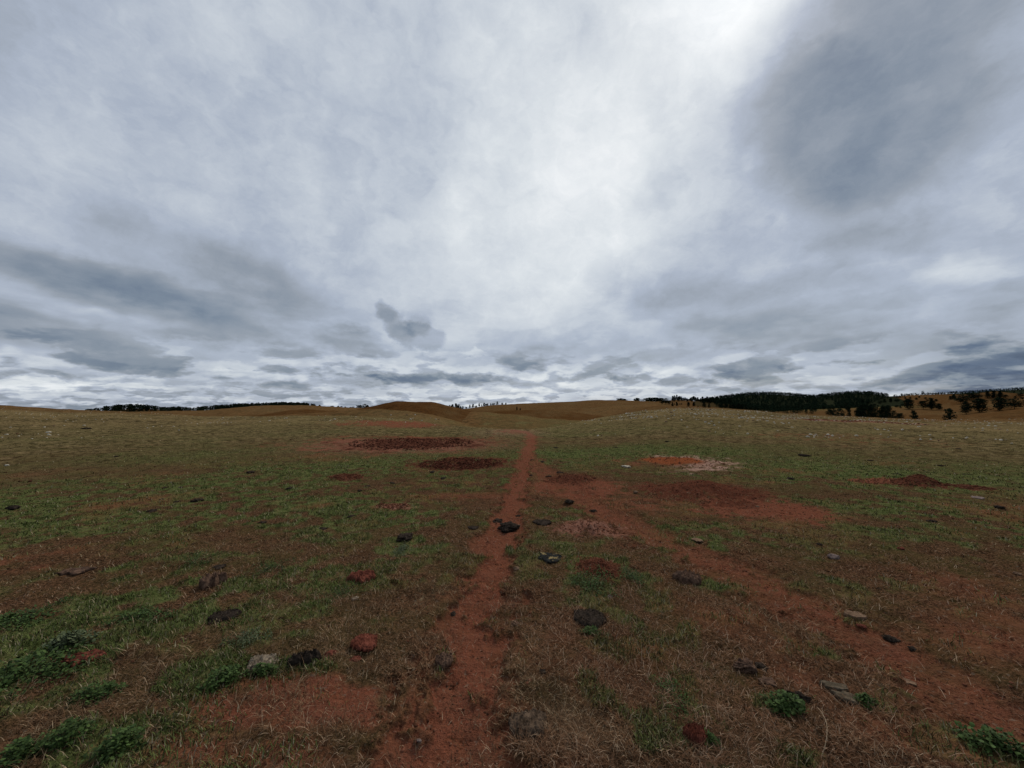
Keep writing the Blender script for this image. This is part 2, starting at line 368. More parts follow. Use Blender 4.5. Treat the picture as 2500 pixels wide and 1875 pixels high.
pale = np.maximum(pale, .16 * ellmask(x, y, ell([(1000, 1086, 230, 17, 1), (1240, 1055, 90, 9, 1.0)]), n1 * .4, n2 * .3) * (1 - dark))
gold = sstep(16, 42, rad) * np.clip(.26 + 1.2 * n3 + .7 * n4, 0, .7) * (1 - sstep(110, 200, rad))
gold = np.maximum(gold, np.exp(-((y - np.interp(uu, UG, N_D)) / 3.0) ** 2) * .55 * sstep(18, 26, y) * (.6 + n3))
rust = sstep(62, 85, rad) * np.clip(.75 + .6 * n4 + .35 * n3, 0, 1) * (1 - g * .8)
rust = rust * (1 - .8 * (g > .55))
farm = sstep(8, 25, rad)
lid = smooth_z(x, y, True)
TONE = np.array([.1, .12, .8, .65, .1, .1, .65, .2, .05, .4, .3, 1.4, .55, 1.5, .6, .5, .45, .3, .3, .5, .2]); GOLD = np.array([0, .3, .0, .05, .4, .25, .0, .2, .35, .1, .1, 0, .1, 0, .1, .2, .3, .3, .1, .1, .1])
tone = np.clip(TONE[lid] * sstep(60, 90, rad) * (1 + .9 * n4 + .6 * n3), 0, 1); gold = np.where(rad > 75, np.clip(GOLD[lid] * (1 + n3 + n4), 0, 1), gold)
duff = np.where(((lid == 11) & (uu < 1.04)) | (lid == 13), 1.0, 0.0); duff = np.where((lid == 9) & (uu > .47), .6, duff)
attrs = {'green': g, 'bare': np.clip(bare2, 0, 1), 'gold': gold, 'rust': rust, 'dark': dark, 'pale': pale, 'orange': orange, 'farm': farm, 'tone': tone, 'duff': duff}
nA = len(az); nR = len(rr)
ii, jj = np.meshgrid(np.arange(nR - 1), np.arange(nA - 1), indexing='ij')
q = np.stack([ii * nA + jj, ii * nA + jj + 1, (ii + 1) * nA + jj + 1, (ii + 1) * nA + jj], -1).reshape(-1, 4)
V = np.stack([x, y, Zg], -1)
P3 = V.reshape(nR, nA, 3)
du = np.gradient(P3, axis=1); dv = np.gradient(P3, axis=0)
Nn = np.cross(du, dv); Nn /= (np.linalg.norm(Nn, axis=-1, keepdims=True) + 1e-12)
Nn = np.where(Nn[..., 2:3] < 0, -Nn, Nn).reshape(-1, 3)
cls = np.zeros(len(x), np.int32)
cls[pa > .5] = 1; cls[(pb > .5) & (pa <= .5)] = 2
for k in range(len(PATCHES)): cls[pm[k] > .5] = 10 + k
fc = cls[q[:, 0]]
for c in np.unique(fc):
    qs = q[fc == c]
    uq, inv = np.unique(qs, return_inverse=True)
    name, lab, cat, kind, grp = 'ground', None, None, 'structure', None
    if c in (1, 2): name = 'path'
    if c >= 10:
        p = PATCHES[c - 10]; name, lab, cat, kind = p[0], p[7], p[8], None
        grp = {'soil_mound': 'bare soil mounds in the grass', 'dirt_wallow': 'dark wallows beside the path', 'dirt_patch': 'bare red patches in the grass'}[name]
    me = mk_mesh(name, V[uq], quads=inv.reshape(-1, 4), attrs={k: a[uq] for k, a in attrs.items()}, m=GM)
    me.normals_split_custom_set_from_vertices(Nn[uq].astype(np.float32))
    link(name, me, label=lab, cat=cat, kind=kind, group=grp)

# ------------------------------------------------------------------ grass blades (stuff)
def blade_mat(name, trans=.25):
    m, t, b = mat(name)
    a = t.new('ShaderNodeAttribute', attribute_name='tint').outputs['Color']
    geo = t.new('ShaderNodeNewGeometry').outputs['Position']
    col = t.mix(t.mr(t.noise(geo, 90, 2), .3, .7, 0, .5), a, c4(.09, .06, .04))
    t.l.new(col, b.inputs['Base Color'])
    return m
BM = blade_mat('grass_blades')
def blades(name, X, Y, Z, ang, lean, Ln, W, colr, m):
    n = len(X)
    dx, dy = np.cos(ang), np.sin(ang); sx, sy = -dy, dx
    V = np.empty((n, 5, 3))
    h1, h2 = np.cos(lean * .7), np.cos(lean); o1, o2 = np.sin(lean * .7), np.sin(lean)
    b = np.stack([X, Y, Z], -1)
    side = np.stack([sx, sy, 0 * sx], -1) * (W / 2)[:, None]
    d1 = np.stack([dx * o1, dy * o1, h1], -1) * (Ln * .5)[:, None]
    d2 = d1 + np.stack([dx * o2, dy * o2, h2 * .8], -1) * (Ln * .5)[:, None]
    V[:, 0] = b - side; V[:, 1] = b + side; V[:, 2] = b + d1 + side * .8; V[:, 3] = b + d1 - side * .8; V[:, 4] = b + d2
    i0 = np.arange(n)[:, None] * 5
    me = mk_mesh(name, V.reshape(-1, 3), quads=i0 + np.array([[0, 1, 2, 3]]), tris=i0 + np.array([[3, 2, 4]]),
                 colors=np.repeat(np.concatenate([colr, np.ones((n, 1))], 1), 5, axis=0), m=m, smooth=False)
    return link(name, me, kind='stuff')
def scatter(n, r0, r1, power):
    t = RNG.random(n)
    e = power
    r = (r0 ** e + t * (r1 ** e - r0 ** e)) ** (1 / e)
    a = np.radians(RNG.uniform(-58, 58, n))
    return r * np.sin(a), r * np.cos(a), r
def make_grass(name, n, r0, r1, power, mode):
    X, Y, r = scatter(n, r0, r1, power)
    mk = masks(X, Y); g, bare, pa, pb, pm = mk[:5]
    pmx = np.max(np.stack(pm), 0) if len(pm) else 0
    soil = np.maximum(np.maximum(np.clip(bare, 0, 1) * .75, np.maximum(pa * .93, pb * .88)), pmx * .95)
    clump = mk[6] * .9 + fbm(X, Y, .5, 2, 150)
    if mode == 'green': p = np.clip((g - .18) * 1.5, 0, 1) * (.55 + clump) * (1 - soil)
    else: p = (1 - .72 * g) * (1 - soil * .9) * np.clip(.62 + 1.1 * fbm(X, Y, .35, 3, 160) + .5 * fbm(X, Y, 1.2, 2, 163), .04, 1)
    keep = RNG.random(n) < p
    for fx, fy, fa, fb in FOOT:
        k_ = np.hypot((X - fx) / fa, (Y - fy) / fb) < .92
        keep &= ~k_
    X, Y, r, g = X[keep], Y[keep], r[keep], g[keep]; n = len(X)
    Z = height(X, Y) - .002
    fs = 1 + r / 26
    if mode == 'green':
        Ln = RNG.uniform(.018, .05, n) * fs ** .8; W = RNG.uniform(.0025, .0055, n) * np.maximum(1, r / 4.5)
        lean = RNG.uniform(.3, 1.25, n); lean = np.minimum(lean + sstep(8, 20, r) * .5, 1.5)
        q = np.clip(.5 + 1.1 * fbm(X, Y, .5, 3, 170), 0, 1)[:, None] * .65 + .35 * RNG.random((n, 1))
        c = (1 - q) * np.array([.034, .062, .013]) + q * np.array([.165, .225, .060])
        yl = np.clip(fbm(X, Y, 2.4, 3, 175) * 2 + .2, 0, .8)[:, None]; c = c * (1 - yl) + c.mean(1, keepdims=True) * np.array([1.35, 1.15, .45]) * yl
        dull = (RNG.random((n, 1)) < .16); c = np.where(dull, np.array([.34, .29, .18]), c)
    else:
        Ln = (RNG.uniform(.016, .055, n) + (RNG.random(n) < .05 * (r < 4)) * .035) * (1 - .3 * sstep(3, 7, r)) * fs ** .6; W = RNG.uniform(.0011, .0026, n) * np.maximum(1, r / 3.4)
        lean = RNG.uniform(.9, 1.56, n); Ln *= 1 + .5 * (fbm(X, Y, .6, 2, 190) > .12)
        q = np.clip(.45 + 1.2 * fbm(X, Y, .45, 3, 180), 0, 1)[:, None] * .7 + .3 * RNG.random((n, 1))
        c = (1 - q) * np.array([.075, .034, .016]) + q * np.array([.34, .175, .095])
        br = (RNG.random((n, 1)) < .17 * (1 - .65 * sstep(3.5, 8, r)[:, None])); c = np.where(br, np.array([.58, .40, .26]) * (.6 + .5 * RNG.random((n, 1))), c)
        ol = np.clip(sstep(4, 12, r)[:, None] * .75 + fbm(X, Y, 1.6, 3, 185)[:, None] * .8, 0, .85)
        c = c * (1 - ol) + (c.mean(1, keepdims=True) * np.array([1.25, 1.05, .5])) * ol
    dk = RNG.random((n, 1)) < .30; c = np.where(dk, c * .22, c * 1.22)
    ang = RNG.uniform(0, 2 * np.pi, n)
    return blades(name, X, Y, Z, ang, lean, Ln, W, c, BM)
FOOT = []

# ------------------------------------------------------------------ stones, clods and dung
def solid_mat(name, c1, c2, scale=25, rough=.95, c3=None):
    m, t, b = mat(name)
    co = t.new('ShaderNodeTexCoord').outputs['Object']
    col = t.mix(t.mr(t.noise(co, scale, 5, .65), .32, .68), c4(*c1), c4(*c2))
    if c3: col = t.mix(t.mr(t.noise(co, scale * .35, 4, .6), .55, .62), col, c4(*c3))
    t.l.new(col, b.inputs['Base Color']); b.inputs['Roughness'].default_value = rough
    bp = t.new('ShaderNodeBump', inp={'Height': t.noise(co, scale * 2.2, 5, .7), 'Strength': .7, 'Distance': .01})
    t.l.new(bp.outputs[0], b.inputs['Normal'])
    return m
MT = {
 'black': solid_mat('black_dung', (.010, .008, .006), (.070, .052, .040), 40),
 'grey': solid_mat('weathered_dung', (.016, .011, .008), (.20, .135, .09), 30),
 'brown': solid_mat('brown_crust', (.05, .028, .02), (.20, .12, .08), 30),
 'red': solid_mat('red_clay', (.06, .018, .012), (.26, .085, .055), 28),
 'pale': solid_mat('pale_dung', (.05, .036, .024), (.40, .32, .23), 34),
 'tan': solid_mat('tan_stone', (.11, .065, .040), (.30, .19, .12), 22),
 'slab': solid_mat('grey_slab', (.06, .046, .030), (.16, .125, .085), 22),
 'lime': solid_mat('limestone', (.42, .36, .27), (.76, .68, .54), 12),
 'stone': solid_mat('grey_stone', (.12, .085, .075), (.27, .20, .17), 25),
 'yellow': solid_mat('yellow_crust', (.012, .012, .012), (.05, .05, .045), 30, c3=(.30, .22, .10)),
}
def ico(sub=4):
    bm = bmesh.new(); bmesh.ops.create_icosphere(bm, subdivisions=sub, radius=1)
    V = np.array([v.co[:] for v in bm.verts]); T = np.array([[v.index for v in f.verts] for f in bm.faces]); bm.free()
    return V, T
ICO5, ICO4, ICO2 = ico(5), ico(4), ico(2)
def lump(name, kind, rx, ry, h, seed, m, hi=True):
    V, T = (ICO5 if hi else ICO4); V = V.copy()
    a = np.arctan2(V[:, 1], V[:, 0])
    edge = 1 + .30 * perlin(np.cos(a) * 1.4 + seed, np.sin(a) * 1.4, 7) + .10 * perlin(np.cos(a) * 5 + seed, np.sin(a) * 5, 8)
    Q = V.copy()
    rr_ = np.hypot(V[:, 0], V[:, 1])
    if kind == 'pat':      # wrinkled folded disc
        z = V[:, 2]; z = np.sign(z) * np.abs(z) ** .55
        w = fbm(V[:, 0] * 1.2 + seed, V[:, 1] * 1.2, .8, 3, 11)
        ring = np.sin((rr_ * 17 + w * 22)) * .26 * (z > -.2)
        cr = -np.abs(fbm(V[:, 0] + seed, V[:, 1] + V[:, 2], .3, 5, 12, .65)) * 1.3 * (z > -.3)
        Q[:, 2] = z * (1 - .35 * (1 - rr_) ** 1.0) + ring + cr + .25 * w
    elif kind == 'clod':
        n = fbm(V[:, 0] * 1.3 + seed, V[:, 1] * 1.3 + V[:, 2] * 2.1, .9, 5, 13, .6)
        cr = -np.abs(fbm(V[:, 0] - seed, V[:, 1] * 1.2 - V[:, 2], .45, 3, 14)) * .5
        Q = V * (1 + .55 * n + cr)[:, None]
    elif kind == 'slab':
        z = np.clip(V[:, 2] * 2.5, -1, 1)
        Q[:, 2] = z + .3 * fbm(V[:, 0] + seed, V[:, 1], .6, 3, 15)
        edge = edge + .18 * np.round(2.2 * perlin(a * 1.3 + seed, a * 0, 9)) / 2
    elif kind == 'flake':  # torn flat crust with gaps
        z = np.clip(V[:, 2] * 2.2, -1, 1)
        Q[:, 2] = z + 1.1 * fbm(V[:, 0] * 1.3 + seed, V[:, 1] * 1.3, .35, 3, 16) * (z > 0)
        edge = edge + .30 * perlin(np.cos(a) * 2.6 + seed, np.sin(a) * 2.6, 17)
    else:                  # angular stone
        D = [np.array(d) / np.linalg.norm(d) for d in np.random.default_rng(int(seed * 10) + 3).normal(size=(9, 3))]
        k = np.min(np.stack([np.where(V @ d > .05, .72 / np.maximum(V @ d, .05), 9) for d in D]), 0)
        Q = V * np.minimum(1, k)[:, None]; Q += .05 * fbm(V[:, 0] * 2 + seed, V[:, 1] * 2 + V[:, 2], .5, 3, 18)[:, None] * V
    Q[:, 0] *= rx * edge; Q[:, 1] *= ry * edge; Q[:, 2] *= h
    return mk_mesh(name, Q, tris=T, m=m, smooth=(kind in ('pat',)))
def put(name, kind, mt, px, py, rx, ry, label, cat, h=None, group=None, rot=None, sink=.25, hi=True):
    x_, y_ = hit(px, py); W = rx * .88 / F * y_
    d = abs(ry) / F * y_ * y_ / CAMH   # depth on the ground from height in the picture
    D_ = min(max(d * .8, W * .45), W * 1.3) if kind != 'stone' else W * .85
    if h is None: h = {'pat': .15, 'clod': .36, 'slab': .08, 'flake': .10, 'stone': .6}[kind] * W
    sd = (px * .137 + py * .071) % 50
    me = lump(name, kind, W, D_, h, sd, MT[mt], hi)
    o = link(name, me, label=label, cat=cat, group=group, loc=(x_, y_, gz(x_, y_) + h * (1 - 2 * sink) * (.9 if kind in ('pat', 'flake', 'slab') else .6)))
    if px * 0 + y_ < 16: FOOT.append((x_, y_, W, D_))
    o.rotation_euler = (random.uniform(-.06, .06), random.uniform(-.06, .06), rot if rot is not None else random.uniform(-.35, .35))
    return o
DG = 'dung pats on the grass'
put('dung_pat', 'pat', 'grey', 1288, 1775, 50, 40, 'large wrinkled grey-brown dung pat at the bottom centre beside the path', 'dung pat', h=.026, group=DG)
put('dung_pat', 'pat', 'black', 1441, 1507, 44, 24, 'black-green wrinkled dung pat right of the path, in front of the green weeds', 'dung pat', group=DG, h=.026)
put('dung_pat', 'pat', 'yellow', 1344, 1362, 31, 15, 'dark dung pat with a yellow crust on its far side, between the two paths', 'dung pat', group=DG)
put('dung_pat', 'clod', 'black', 1240, 1284, 24, 15, 'black lumpy dung heap on the middle of the narrow path', 'dung pat', group=DG, h=.06)
put('dung_pat', 'clod', 'black', 1216, 1266, 14, 7, 'smaller black dung lump just left of the heap on the path', 'dung pat', group=DG)
put('dung_pat', 'clod', 'black', 1268, 1254, 9, 6, 'small black dung lump just behind the heap on the path', 'dung pat', group=DG)
put('dung_pat', 'clod', 'black', 990, 1317, 22, 13, 'dark dung heap left of the path with green weeds before it', 'dung pat', group=DG)
put('dung_pat', 'pat', 'red', 888, 1575, 34, 24, 'red wrinkled dried pat left of the path', 'dung pat', group=DG, h=.024)
put('clay_clod', 'clod', 'red', 868, 1607, 14, 12, 'small red clay lump touching the red wrinkled pat', 'clod')
put('dung_pat', 'pat', 'black', 546, 1513, 38, 16, 'smooth dark brown oval dung pat in dry grass on the left', 'dung pat', group=DG, h=.02, rot=.3)
put('dung_pat', 'pat', 'pale', 638, 1626, 37, 24, 'pale bleached ring-shaped dung pat above a leafy weed', 'dung pat', group=DG, h=.026)
put('dung_pat', 'flake', 'black', 742, 1621, 36, 12, 'ragged black dung pat right of the pale ring-shaped one', 'dung pat', group=DG, h=.03, rot=.3)
put('stone', 'stone', 'red', 806, 1597, 15, 9, 'small reddish stone between the ragged black pat and the red wrinkled pat', 'stone')
put('dung_pat', 'flake', 'brown', 521, 1428, 24, 14, 'tan crusted dung pat among green weeds on the left', 'dung pat', group=DG, h=.05)
put('dung_pat', 'flake', 'black', 535, 1386, 15, 7, 'small dark dung pat just behind the tan crusted one', 'dung pat', group=DG)
put('dung_pat', 'flake', 'brown', 180, 1398, 36, 10, 'flat brown crusted dung pat near the left edge', 'dung pat', group=DG, rot=.2)
put('clay_crust', 'flake', 'red', 195, 1614, 52, 17, 'flat pink clay crust beside the leafy weeds at bottom left', 'clay crust', rot=.35, h=.02)
put('clay_crust', 'flake', 'red', 884, 1416, 34, 12, 'flat reddish clay slab left of the path', 'clay crust', rot=.2, h=.03)
put('stone', 'clod', 'pale', 867, 1464, 8, 7, 'small whitish stone below the flat reddish clay slab', 'stone')
put('stone', 'stone', 'tan', 1262, 1393, 9, 8, 'small tan stone just right of the narrow path', 'stone')
put('stone', 'stone', 'stone', 1488, 1453, 8, 9, 'round pinkish pebble in green weeds between the paths', 'stone')
put('clay_clod', 'clod', 'black', 1107, 1486, 9, 6, 'small dark clod on the left edge of the narrow path', 'clod')
put('clay_clod', 'clod', 'black', 1325, 1643, 9, 7, 'tiny dark clod in pale straw right of the path', 'clod')
put('clay_clod', 'clod', 'brown', 1257, 1521, 10, 7, 'dark brown clod in dry grass just right of the path', 'clod')
put('clay_crust', 'flake', 'brown', 1082, 1618, 22, 16, 'broken brown clay flake on the left side of the path', 'clay crust', h=.02)
put('stone', 'stone', 'stone', 1023, 1806, 7, 8, 'small grey pebble lying on the path near the bottom', 'stone')
put('stone', 'slab', 'tan', 2086, 1503, 23, 9, 'flat tan rock with a dark underside beside the right path', 'stone', h=.018, sink=.15)
put('clay_clod', 'clod', 'black', 2174, 1553, 15, 10, 'dark clod on the right path beyond the flat tan rock', 'clod')
put('clay_clod', 'clod', 'black', 2227, 1575, 12, 8, 'second smaller dark clod further along the right path', 'clod')
put('clay_clod', 'clod', 'red', 2103, 1528, 11, 6, 'low red clod just below the flat tan rock', 'clod')
put('dung_pat', 'clod', 'brown', 1822, 1632, 25, 17, 'dark reddish-brown lumpy dung heap in the lower right grass', 'dung pat', group=DG, h=.04)
put('dung_pat', 'clod', 'black', 1858, 1624, 13, 12, 'small dark lump touching the right side of the reddish-brown dung heap', 'dung pat', group=DG)
put('clay_crust', 'flake', 'brown', 1872, 1662, 24, 12, 'flat brown flakes right below the reddish-brown dung heap', 'clay crust')
put('stone', 'slab', 'slab', 2038, 1679, 32, 12, 'upper of two flat grey slabs in the lower right grass', 'stone', rot=-.35, h=.011)
put('stone', 'slab', 'slab', 2070, 1706, 33, 13, 'lower of two flat grey slabs in the lower right grass', 'stone', rot=-.3, h=.011)
put('clay_clod', 'clod', 'black', 1950, 1706, 26, 12, 'dark crumbly soil lump behind the round green weed at lower right', 'clod', h=.03, rot=-.4)
put('dung_pat', 'pat', 'red', 1699, 1806, 26, 22, 'cracked red-brown dung pat at the bottom, right of centre', 'dung pat', group=DG, h=.045)
put('stone', 'stone', 'stone', 2038, 1359, 15, 11, 'grey pointed stone standing in grass right of the right path', 'stone')
put('dung_pat', 'flake', 'tan', 1702, 1317, 12, 6, 'small tan crust with a dark side beside the right path', 'dung pat', group=DG)
put('dung_pat', 'flake', 'brown', 1680, 1416, 28, 13, 'flat reddish-brown crusted pat left of the right path', 'dung pat', group=DG, h=.04)
put('stone', 'slab', 'tan', 2213, 1651, 18, 9, 'narrow pinkish stone at the lower edge of the right path', 'stone', rot=-.4)
put('stone', 'stone', 'red', 2200, 1341, 9, 6, 'small reddish rock in the right green grass', 'stone')
put('stone', 'stone', 'tan', 2484, 1397, 10, 5, 'flat pale stone at the right edge of the grass', 'stone')
put('stone', 'stone', 'tan', 1551, 1203, 7, 6, 'pinkish stone left of the dark red soil mound', 'stone')
put('stone', 'stone', 'tan', 1849, 1238, 6, 6, 'small pinkish stone on the red bare strip', 'stone')
put('dung_pat', 'clod', 'black', 1389, 1225, 12, 6, 'black dung lump in the wedge of grass between the paths', 'dung pat', group=DG)
put('dung_pat', 'clod', 'black', 1448, 1243, 10, 7, 'black dung lump on the upper edge of the right path', 'dung pat', group=DG)
put('dung_pat', 'clod', 'black', 1299, 1123, 6, 4, 'tiny black dung lump at the far fork of the paths', 'dung pat', group=DG, hi=False)
put('dung_pat', 'clod', 'black', 1325, 1128, 7, 4, 'tiny black dung lump just right of the far fork', 'dung pat', group=DG, hi=False)
put('dung_pat', 'flake', 'black', 1325, 1275, 22, 8, 'flat black dung pat between the path heap and the pink soil mound', 'dung pat', group=DG)
put('stone', 'clod', 'lime', 1527, 1140, 12, 3, 'pale crumbled stone in front of the orange soil mound', 'stone', h=.03)
put('dung_pat', 'flake', 'black', 1155, 1288, 14, 5, 'flat dark dung pat left of the heap on the path', 'dung pat', group=DG)
put('dung_pat', 'clod', 'black', 1630, 1079, 6, 3, 'small dark lump at the foot of the stony right rise', 'dung pat', group=DG, hi=False)
put('stone', 'slab', 'stone', 2386, 1215, 12, 4, 'flat grey stone in grass in front of the brown patch at right', 'stone', hi=False)
put('stone', 'stone', 'lime', 118, 1057, 6, 5, 'pale rock low on the left rise', 'stone', hi=False)
put('stone', 'stone', 'lime', 17, 1137, 6, 3, 'pale stone near the left edge of the green', 'stone', hi=False)
put('shrub', 'clod', 'black', 210, 1048, 9, 4, 'dark low shrub on the left rise', 'shrub', hi=False)
SMALL = [(707,1194,8,4),(897,1185,8,4),(878,1198,6,5),(957,1178,8,4),(1083,1167,8,3),(857,1261,9,4),(640,1277,9,5),(790,1292,9,4),(372,1246,11,5),(432,1223,7,4),(480,1222,14,4),(402,1191,5,3),(440,1190,5,2),
         (395,1218,5,3),(30,1246,16,4),(612,1155,9,3),(283,1118,5,3),(1056,1155,7,3),(1950,1120,0,0),(1340,1160,7,3),(1367,1153,9,3),(1297,1158,6,3),(1667,1155,5,3),(1505,1094,5,2),(1357,1094,6,2)]
for (a, b_, c, d) in SMALL:
    if c: put('dung_pat', 'clod', 'black', a, b_, c, d, 'small dark old dung pat dotting the green grass of the middle ground', 'dung pat', group='small dark dung pats in the middle distance', hi=False)
for (a, b_, c, d) in [(1961,1114,12,4),(2189,1161,9,3),(2275,1272,12,3),(2340,1097,5,3),(2300,1138,8,2),(2125,1125,6,2),(1930,1170,9,3),(2000,1330,7,3),(2440,1240,10,3),(2360,1160,7,2)]:
    put('dung_pat', 'clod', 'black', a, b_, c, d, 'small dark old dung pat in the green grass on the right side', 'dung pat', group='small dark dung pats on the right', hi=False)
# tall dry stalk
def stalk():
    pts = hits([(1996, 1735), (2010, 1765), (2020, 1800), (2016, 1830), (2005, 1845)])
    P = [Vector((a, b, gz(a, b) + z)) for (a, b), z in zip(pts, (.02, .05, .06, .04, .0))]
    cu = bpy.data.curves.new('c', 'CURVE'); cu.dimensions = '3D'; cu.bevel_depth = .0016; cu.bevel_resolution = 2
    sp = cu.splines.new('BEZIER'); sp.bezier_points.add(len(P) - 1)
    for bp, p in zip(sp.bezier_points, P): bp.co = p; bp.handle_left_type = bp.handle_right_type = 'AUTO'
    o = bpy.data.objects.new('t', cu); COL.objects.link(o)
    me = bpy.data.meshes.new_from_object(o.evaluated_get(bpy.context.evaluated_depsgraph_get()))
    bpy.data.objects.remove(o); me.materials.clear(); me.materials.append(solid_mat('dry_stalk', (.25, .17, .10), (.42, .32, .21), 30))
    link('dry_stalk', me, label='long pale curved dry stalk lying in the lower right grass', cat='stalk')
stalk()

make_grass('dry_grass', 680000, 1.25, 40, -.55, 'dry')
make_grass('green_grass', 580000, 1.25, 32, -.4, 'green')

# ------------------------------------------------------------------ leafy weeds
def leaf_mat(name, c1, c2):
    m, t, b = mat(name)
    co = t.new('ShaderNodeTexCoord').outputs['Object']
    oi = t.new('ShaderNodeAttribute', attribute_name='var').outputs['Fac']
    col = t.mix(oi, c4(*c1), c4(*c2)); col = t.mix(t.mr(t.noise(co, 60, 3), .3, .7, 0, .3), col, c4(.085, .10, .02))
    t.l.new(col, b.inputs['Base Color']); b.inputs['Roughness'].default_value = .7; b.inputs['Specular IOR Level'].default_value = .12
    return m
LM = leaf_mat('weed_leaf', (.012, .030, .007), (.072, .125, .030)); LM2 = leaf_mat('grey_weed_leaf', (.03, .048, .022), (.14, .165, .085))
def weed(px, py, rx, ry, n, label, m=LM, hh=.09, leaf=.022):
    if n < 900: leaf = leaf * max(.6, (n / 900) ** .35); n = 1000
    x0, y0 = hit(px, py); W = rx / F * y0; Dp = min(max(ry / F * y0 * y0 / CAMH, W * .5), W * 1.6)
    rg = np.random.default_rng(int(px * 7 + py))
    VV, TT, var = [], [], []
    st_c = np.clip(rg.normal(size=(max(6, n // 40), 2)) * .38, -.8, .8)
    for k in range(n):
        c = st_c[rg.integers(len(st_c))] + rg.normal(size=2) * .13
        if np.hypot(*c) > 1.05: continue
        bx, by = c[0] * W, c[1] * Dp
        L_ = leaf * rg.uniform(.3, 1.25); w = L_ * rg.uniform(.25, .45); a = rg.uniform(0, 6.283); el = rg.uniform(-.1, 1.0)
        z = hh * rg.random() ** 1.6 * max(.2, 1 - np.hypot(*c) * .7)
        d = np.array([math.cos(a) * math.cos(el), math.sin(a) * math.cos(el), math.sin(el)]); s_ = np.array([-math.sin(a), math.cos(a), rg.uniform(-.4, .4)]); up = np.cross(d, s_)
        o_ = np.array([bx, by, z]); i = len(VV) * 6
        VV.append(np.stack([o_, o_ + d * L_ * .35 + s_ * w * .8 + up * w * .2, o_ + d * L_ * .75 + s_ * w, o_ + d * L_ * 1.0 - up * w * .3, o_ + d * L_ * .75 - s_ * w, o_ + d * L_ * .35 - s_ * w * .8 + up * w * .2]))
        TT.append(np.array([[0, 1, 5], [1, 2, 4], [1, 4, 5], [2, 3, 4]]) + i); var.append(np.full(6, rg.random()))
    for c in st_c:                       # creeping stems that join the sprigs
        i = sum(len(v) for v in VV); m_ = 5; tt = np.linspace(0, 1, m_)[:, None]
        q0 = np.concatenate([tt * np.array([[c[0] * W, c[1] * Dp]]), np.full((m_, 1), .004)], 1) + np.array([0, 0, 1]) * .008 * np.sin(tt * 3.1)
        nrm = np.array([-c[1] * Dp, c[0] * W, 0]); nrm /= np.linalg.norm(nrm) + 1e-9
        VV.append(np.concatenate([q0 + nrm * .0014, q0 - nrm * .0014])); var.append(np.full(2 * m_, .1))
        TT.append(np.concatenate([[[i + k, i + k + 1, i + m_ + k], [i + k + 1, i + m_ + k + 1, i + m_ + k]] for k in range(m_ - 1)]))
    VV = np.concatenate(VV)
    VV[:, 2] += height(VV[:, 0] + x0, VV[:, 1] + y0) - gz(x0, y0)
    me = mk_mesh('weed', VV, tris=np.concatenate(TT), attrs={'var': np.concatenate(var)}, m=m, smooth=True)
    link('weed_clump', me, label=label, cat='weed', group='leafy weeds in the grass', loc=(x0, y0, gz(x0, y0)))
weed(90, 1640, 130, 75, 1500, 'large bright leafy weed clump at the left edge beside the pink crust')
weed(35, 1520, 70, 60, 700, 'broad green weed patch at the left edge above the largest clump', hh=.06)
weed(175, 1580, 55, 28, 240, 'greyish broad-leaved weed just behind the pink clay crust', m=LM2, hh=.11, leaf=.035)
weed(285, 1835, 60, 50, 520, 'dark green weed clump at the bottom left corner area, rightmost of the bottom row')
weed(165, 1810, 60, 35, 420, 'low weed clump between the two others along the bottom left')
weed(50, 1850, 60, 30, 380, 'weed clump in the very bottom left corner')
weed(240, 1700, 55, 26, 320, 'thin green weed tuft below the pink clay crust', hh=.06)
weed(545, 1664, 50, 28, 420, 'leafy weed in front of the pale ring-shaped dung pat', hh=.07)
weed(640, 1648, 40, 14, 260, 'low weed along the near side of the pale ring-shaped pat', hh=.05)
weed(340, 1510, 85, 26, 560, 'bright green low weed patch in the left foreground', hh=.05, leaf=.018)
weed(600, 1570, 60, 30, 300, 'greyish weed patch behind the pale ring-shaped pat', m=LM2, hh=.04, leaf=.016)
weed(1918, 1722, 50, 26, 640, 'round bright green weed beside the dark soil lump at lower right', hh=.08)
weed(2440, 1825, 80, 50, 900, 'large leafy weed clump in the bottom right corner', hh=.10)
weed(1450, 1432, 75, 36, 620, 'green weed patch between the paths just right of centre', hh=.05, leaf=.018)
weed(1540, 1405, 35, 22, 260, 'small grassy weed right of the dark soil heap', hh=.07, leaf=.018)
weed(1440, 1540, 45, 14, 240, 'low dark weed fringe in front of the black-green dung pat', hh=.035, leaf=.015)
weed(980, 1345, 36, 20, 260, 'grey-green weed in front of the dark dung heap left of the path', m=LM2, hh=.04, leaf=.016)
weed(2115, 1718, 22, 16, 160, 'small green weed right of the flat grey slabs', hh=.05)
weed(1735, 1815, 20, 20, 200, 'small weed at the right side of the cracked red-brown pat', hh=.05)
weed(830, 1450, 60, 26, 200, 'sparse weed sprigs left of the small whitish stone', hh=.035, leaf=.014)
weed(1640, 1700, 50, 60, 380, 'loose weed patch in the green grass right of bottom centre', hh=.035, leaf=.014)
weed(480, 1370, 50, 24, 240, 'weed patch left of the tan crusted pat', hh=.05, leaf=.018)
weed(660, 1390, 70, 30, 260, 'green weed patch in the left middle grass', hh=.04, leaf=.016)

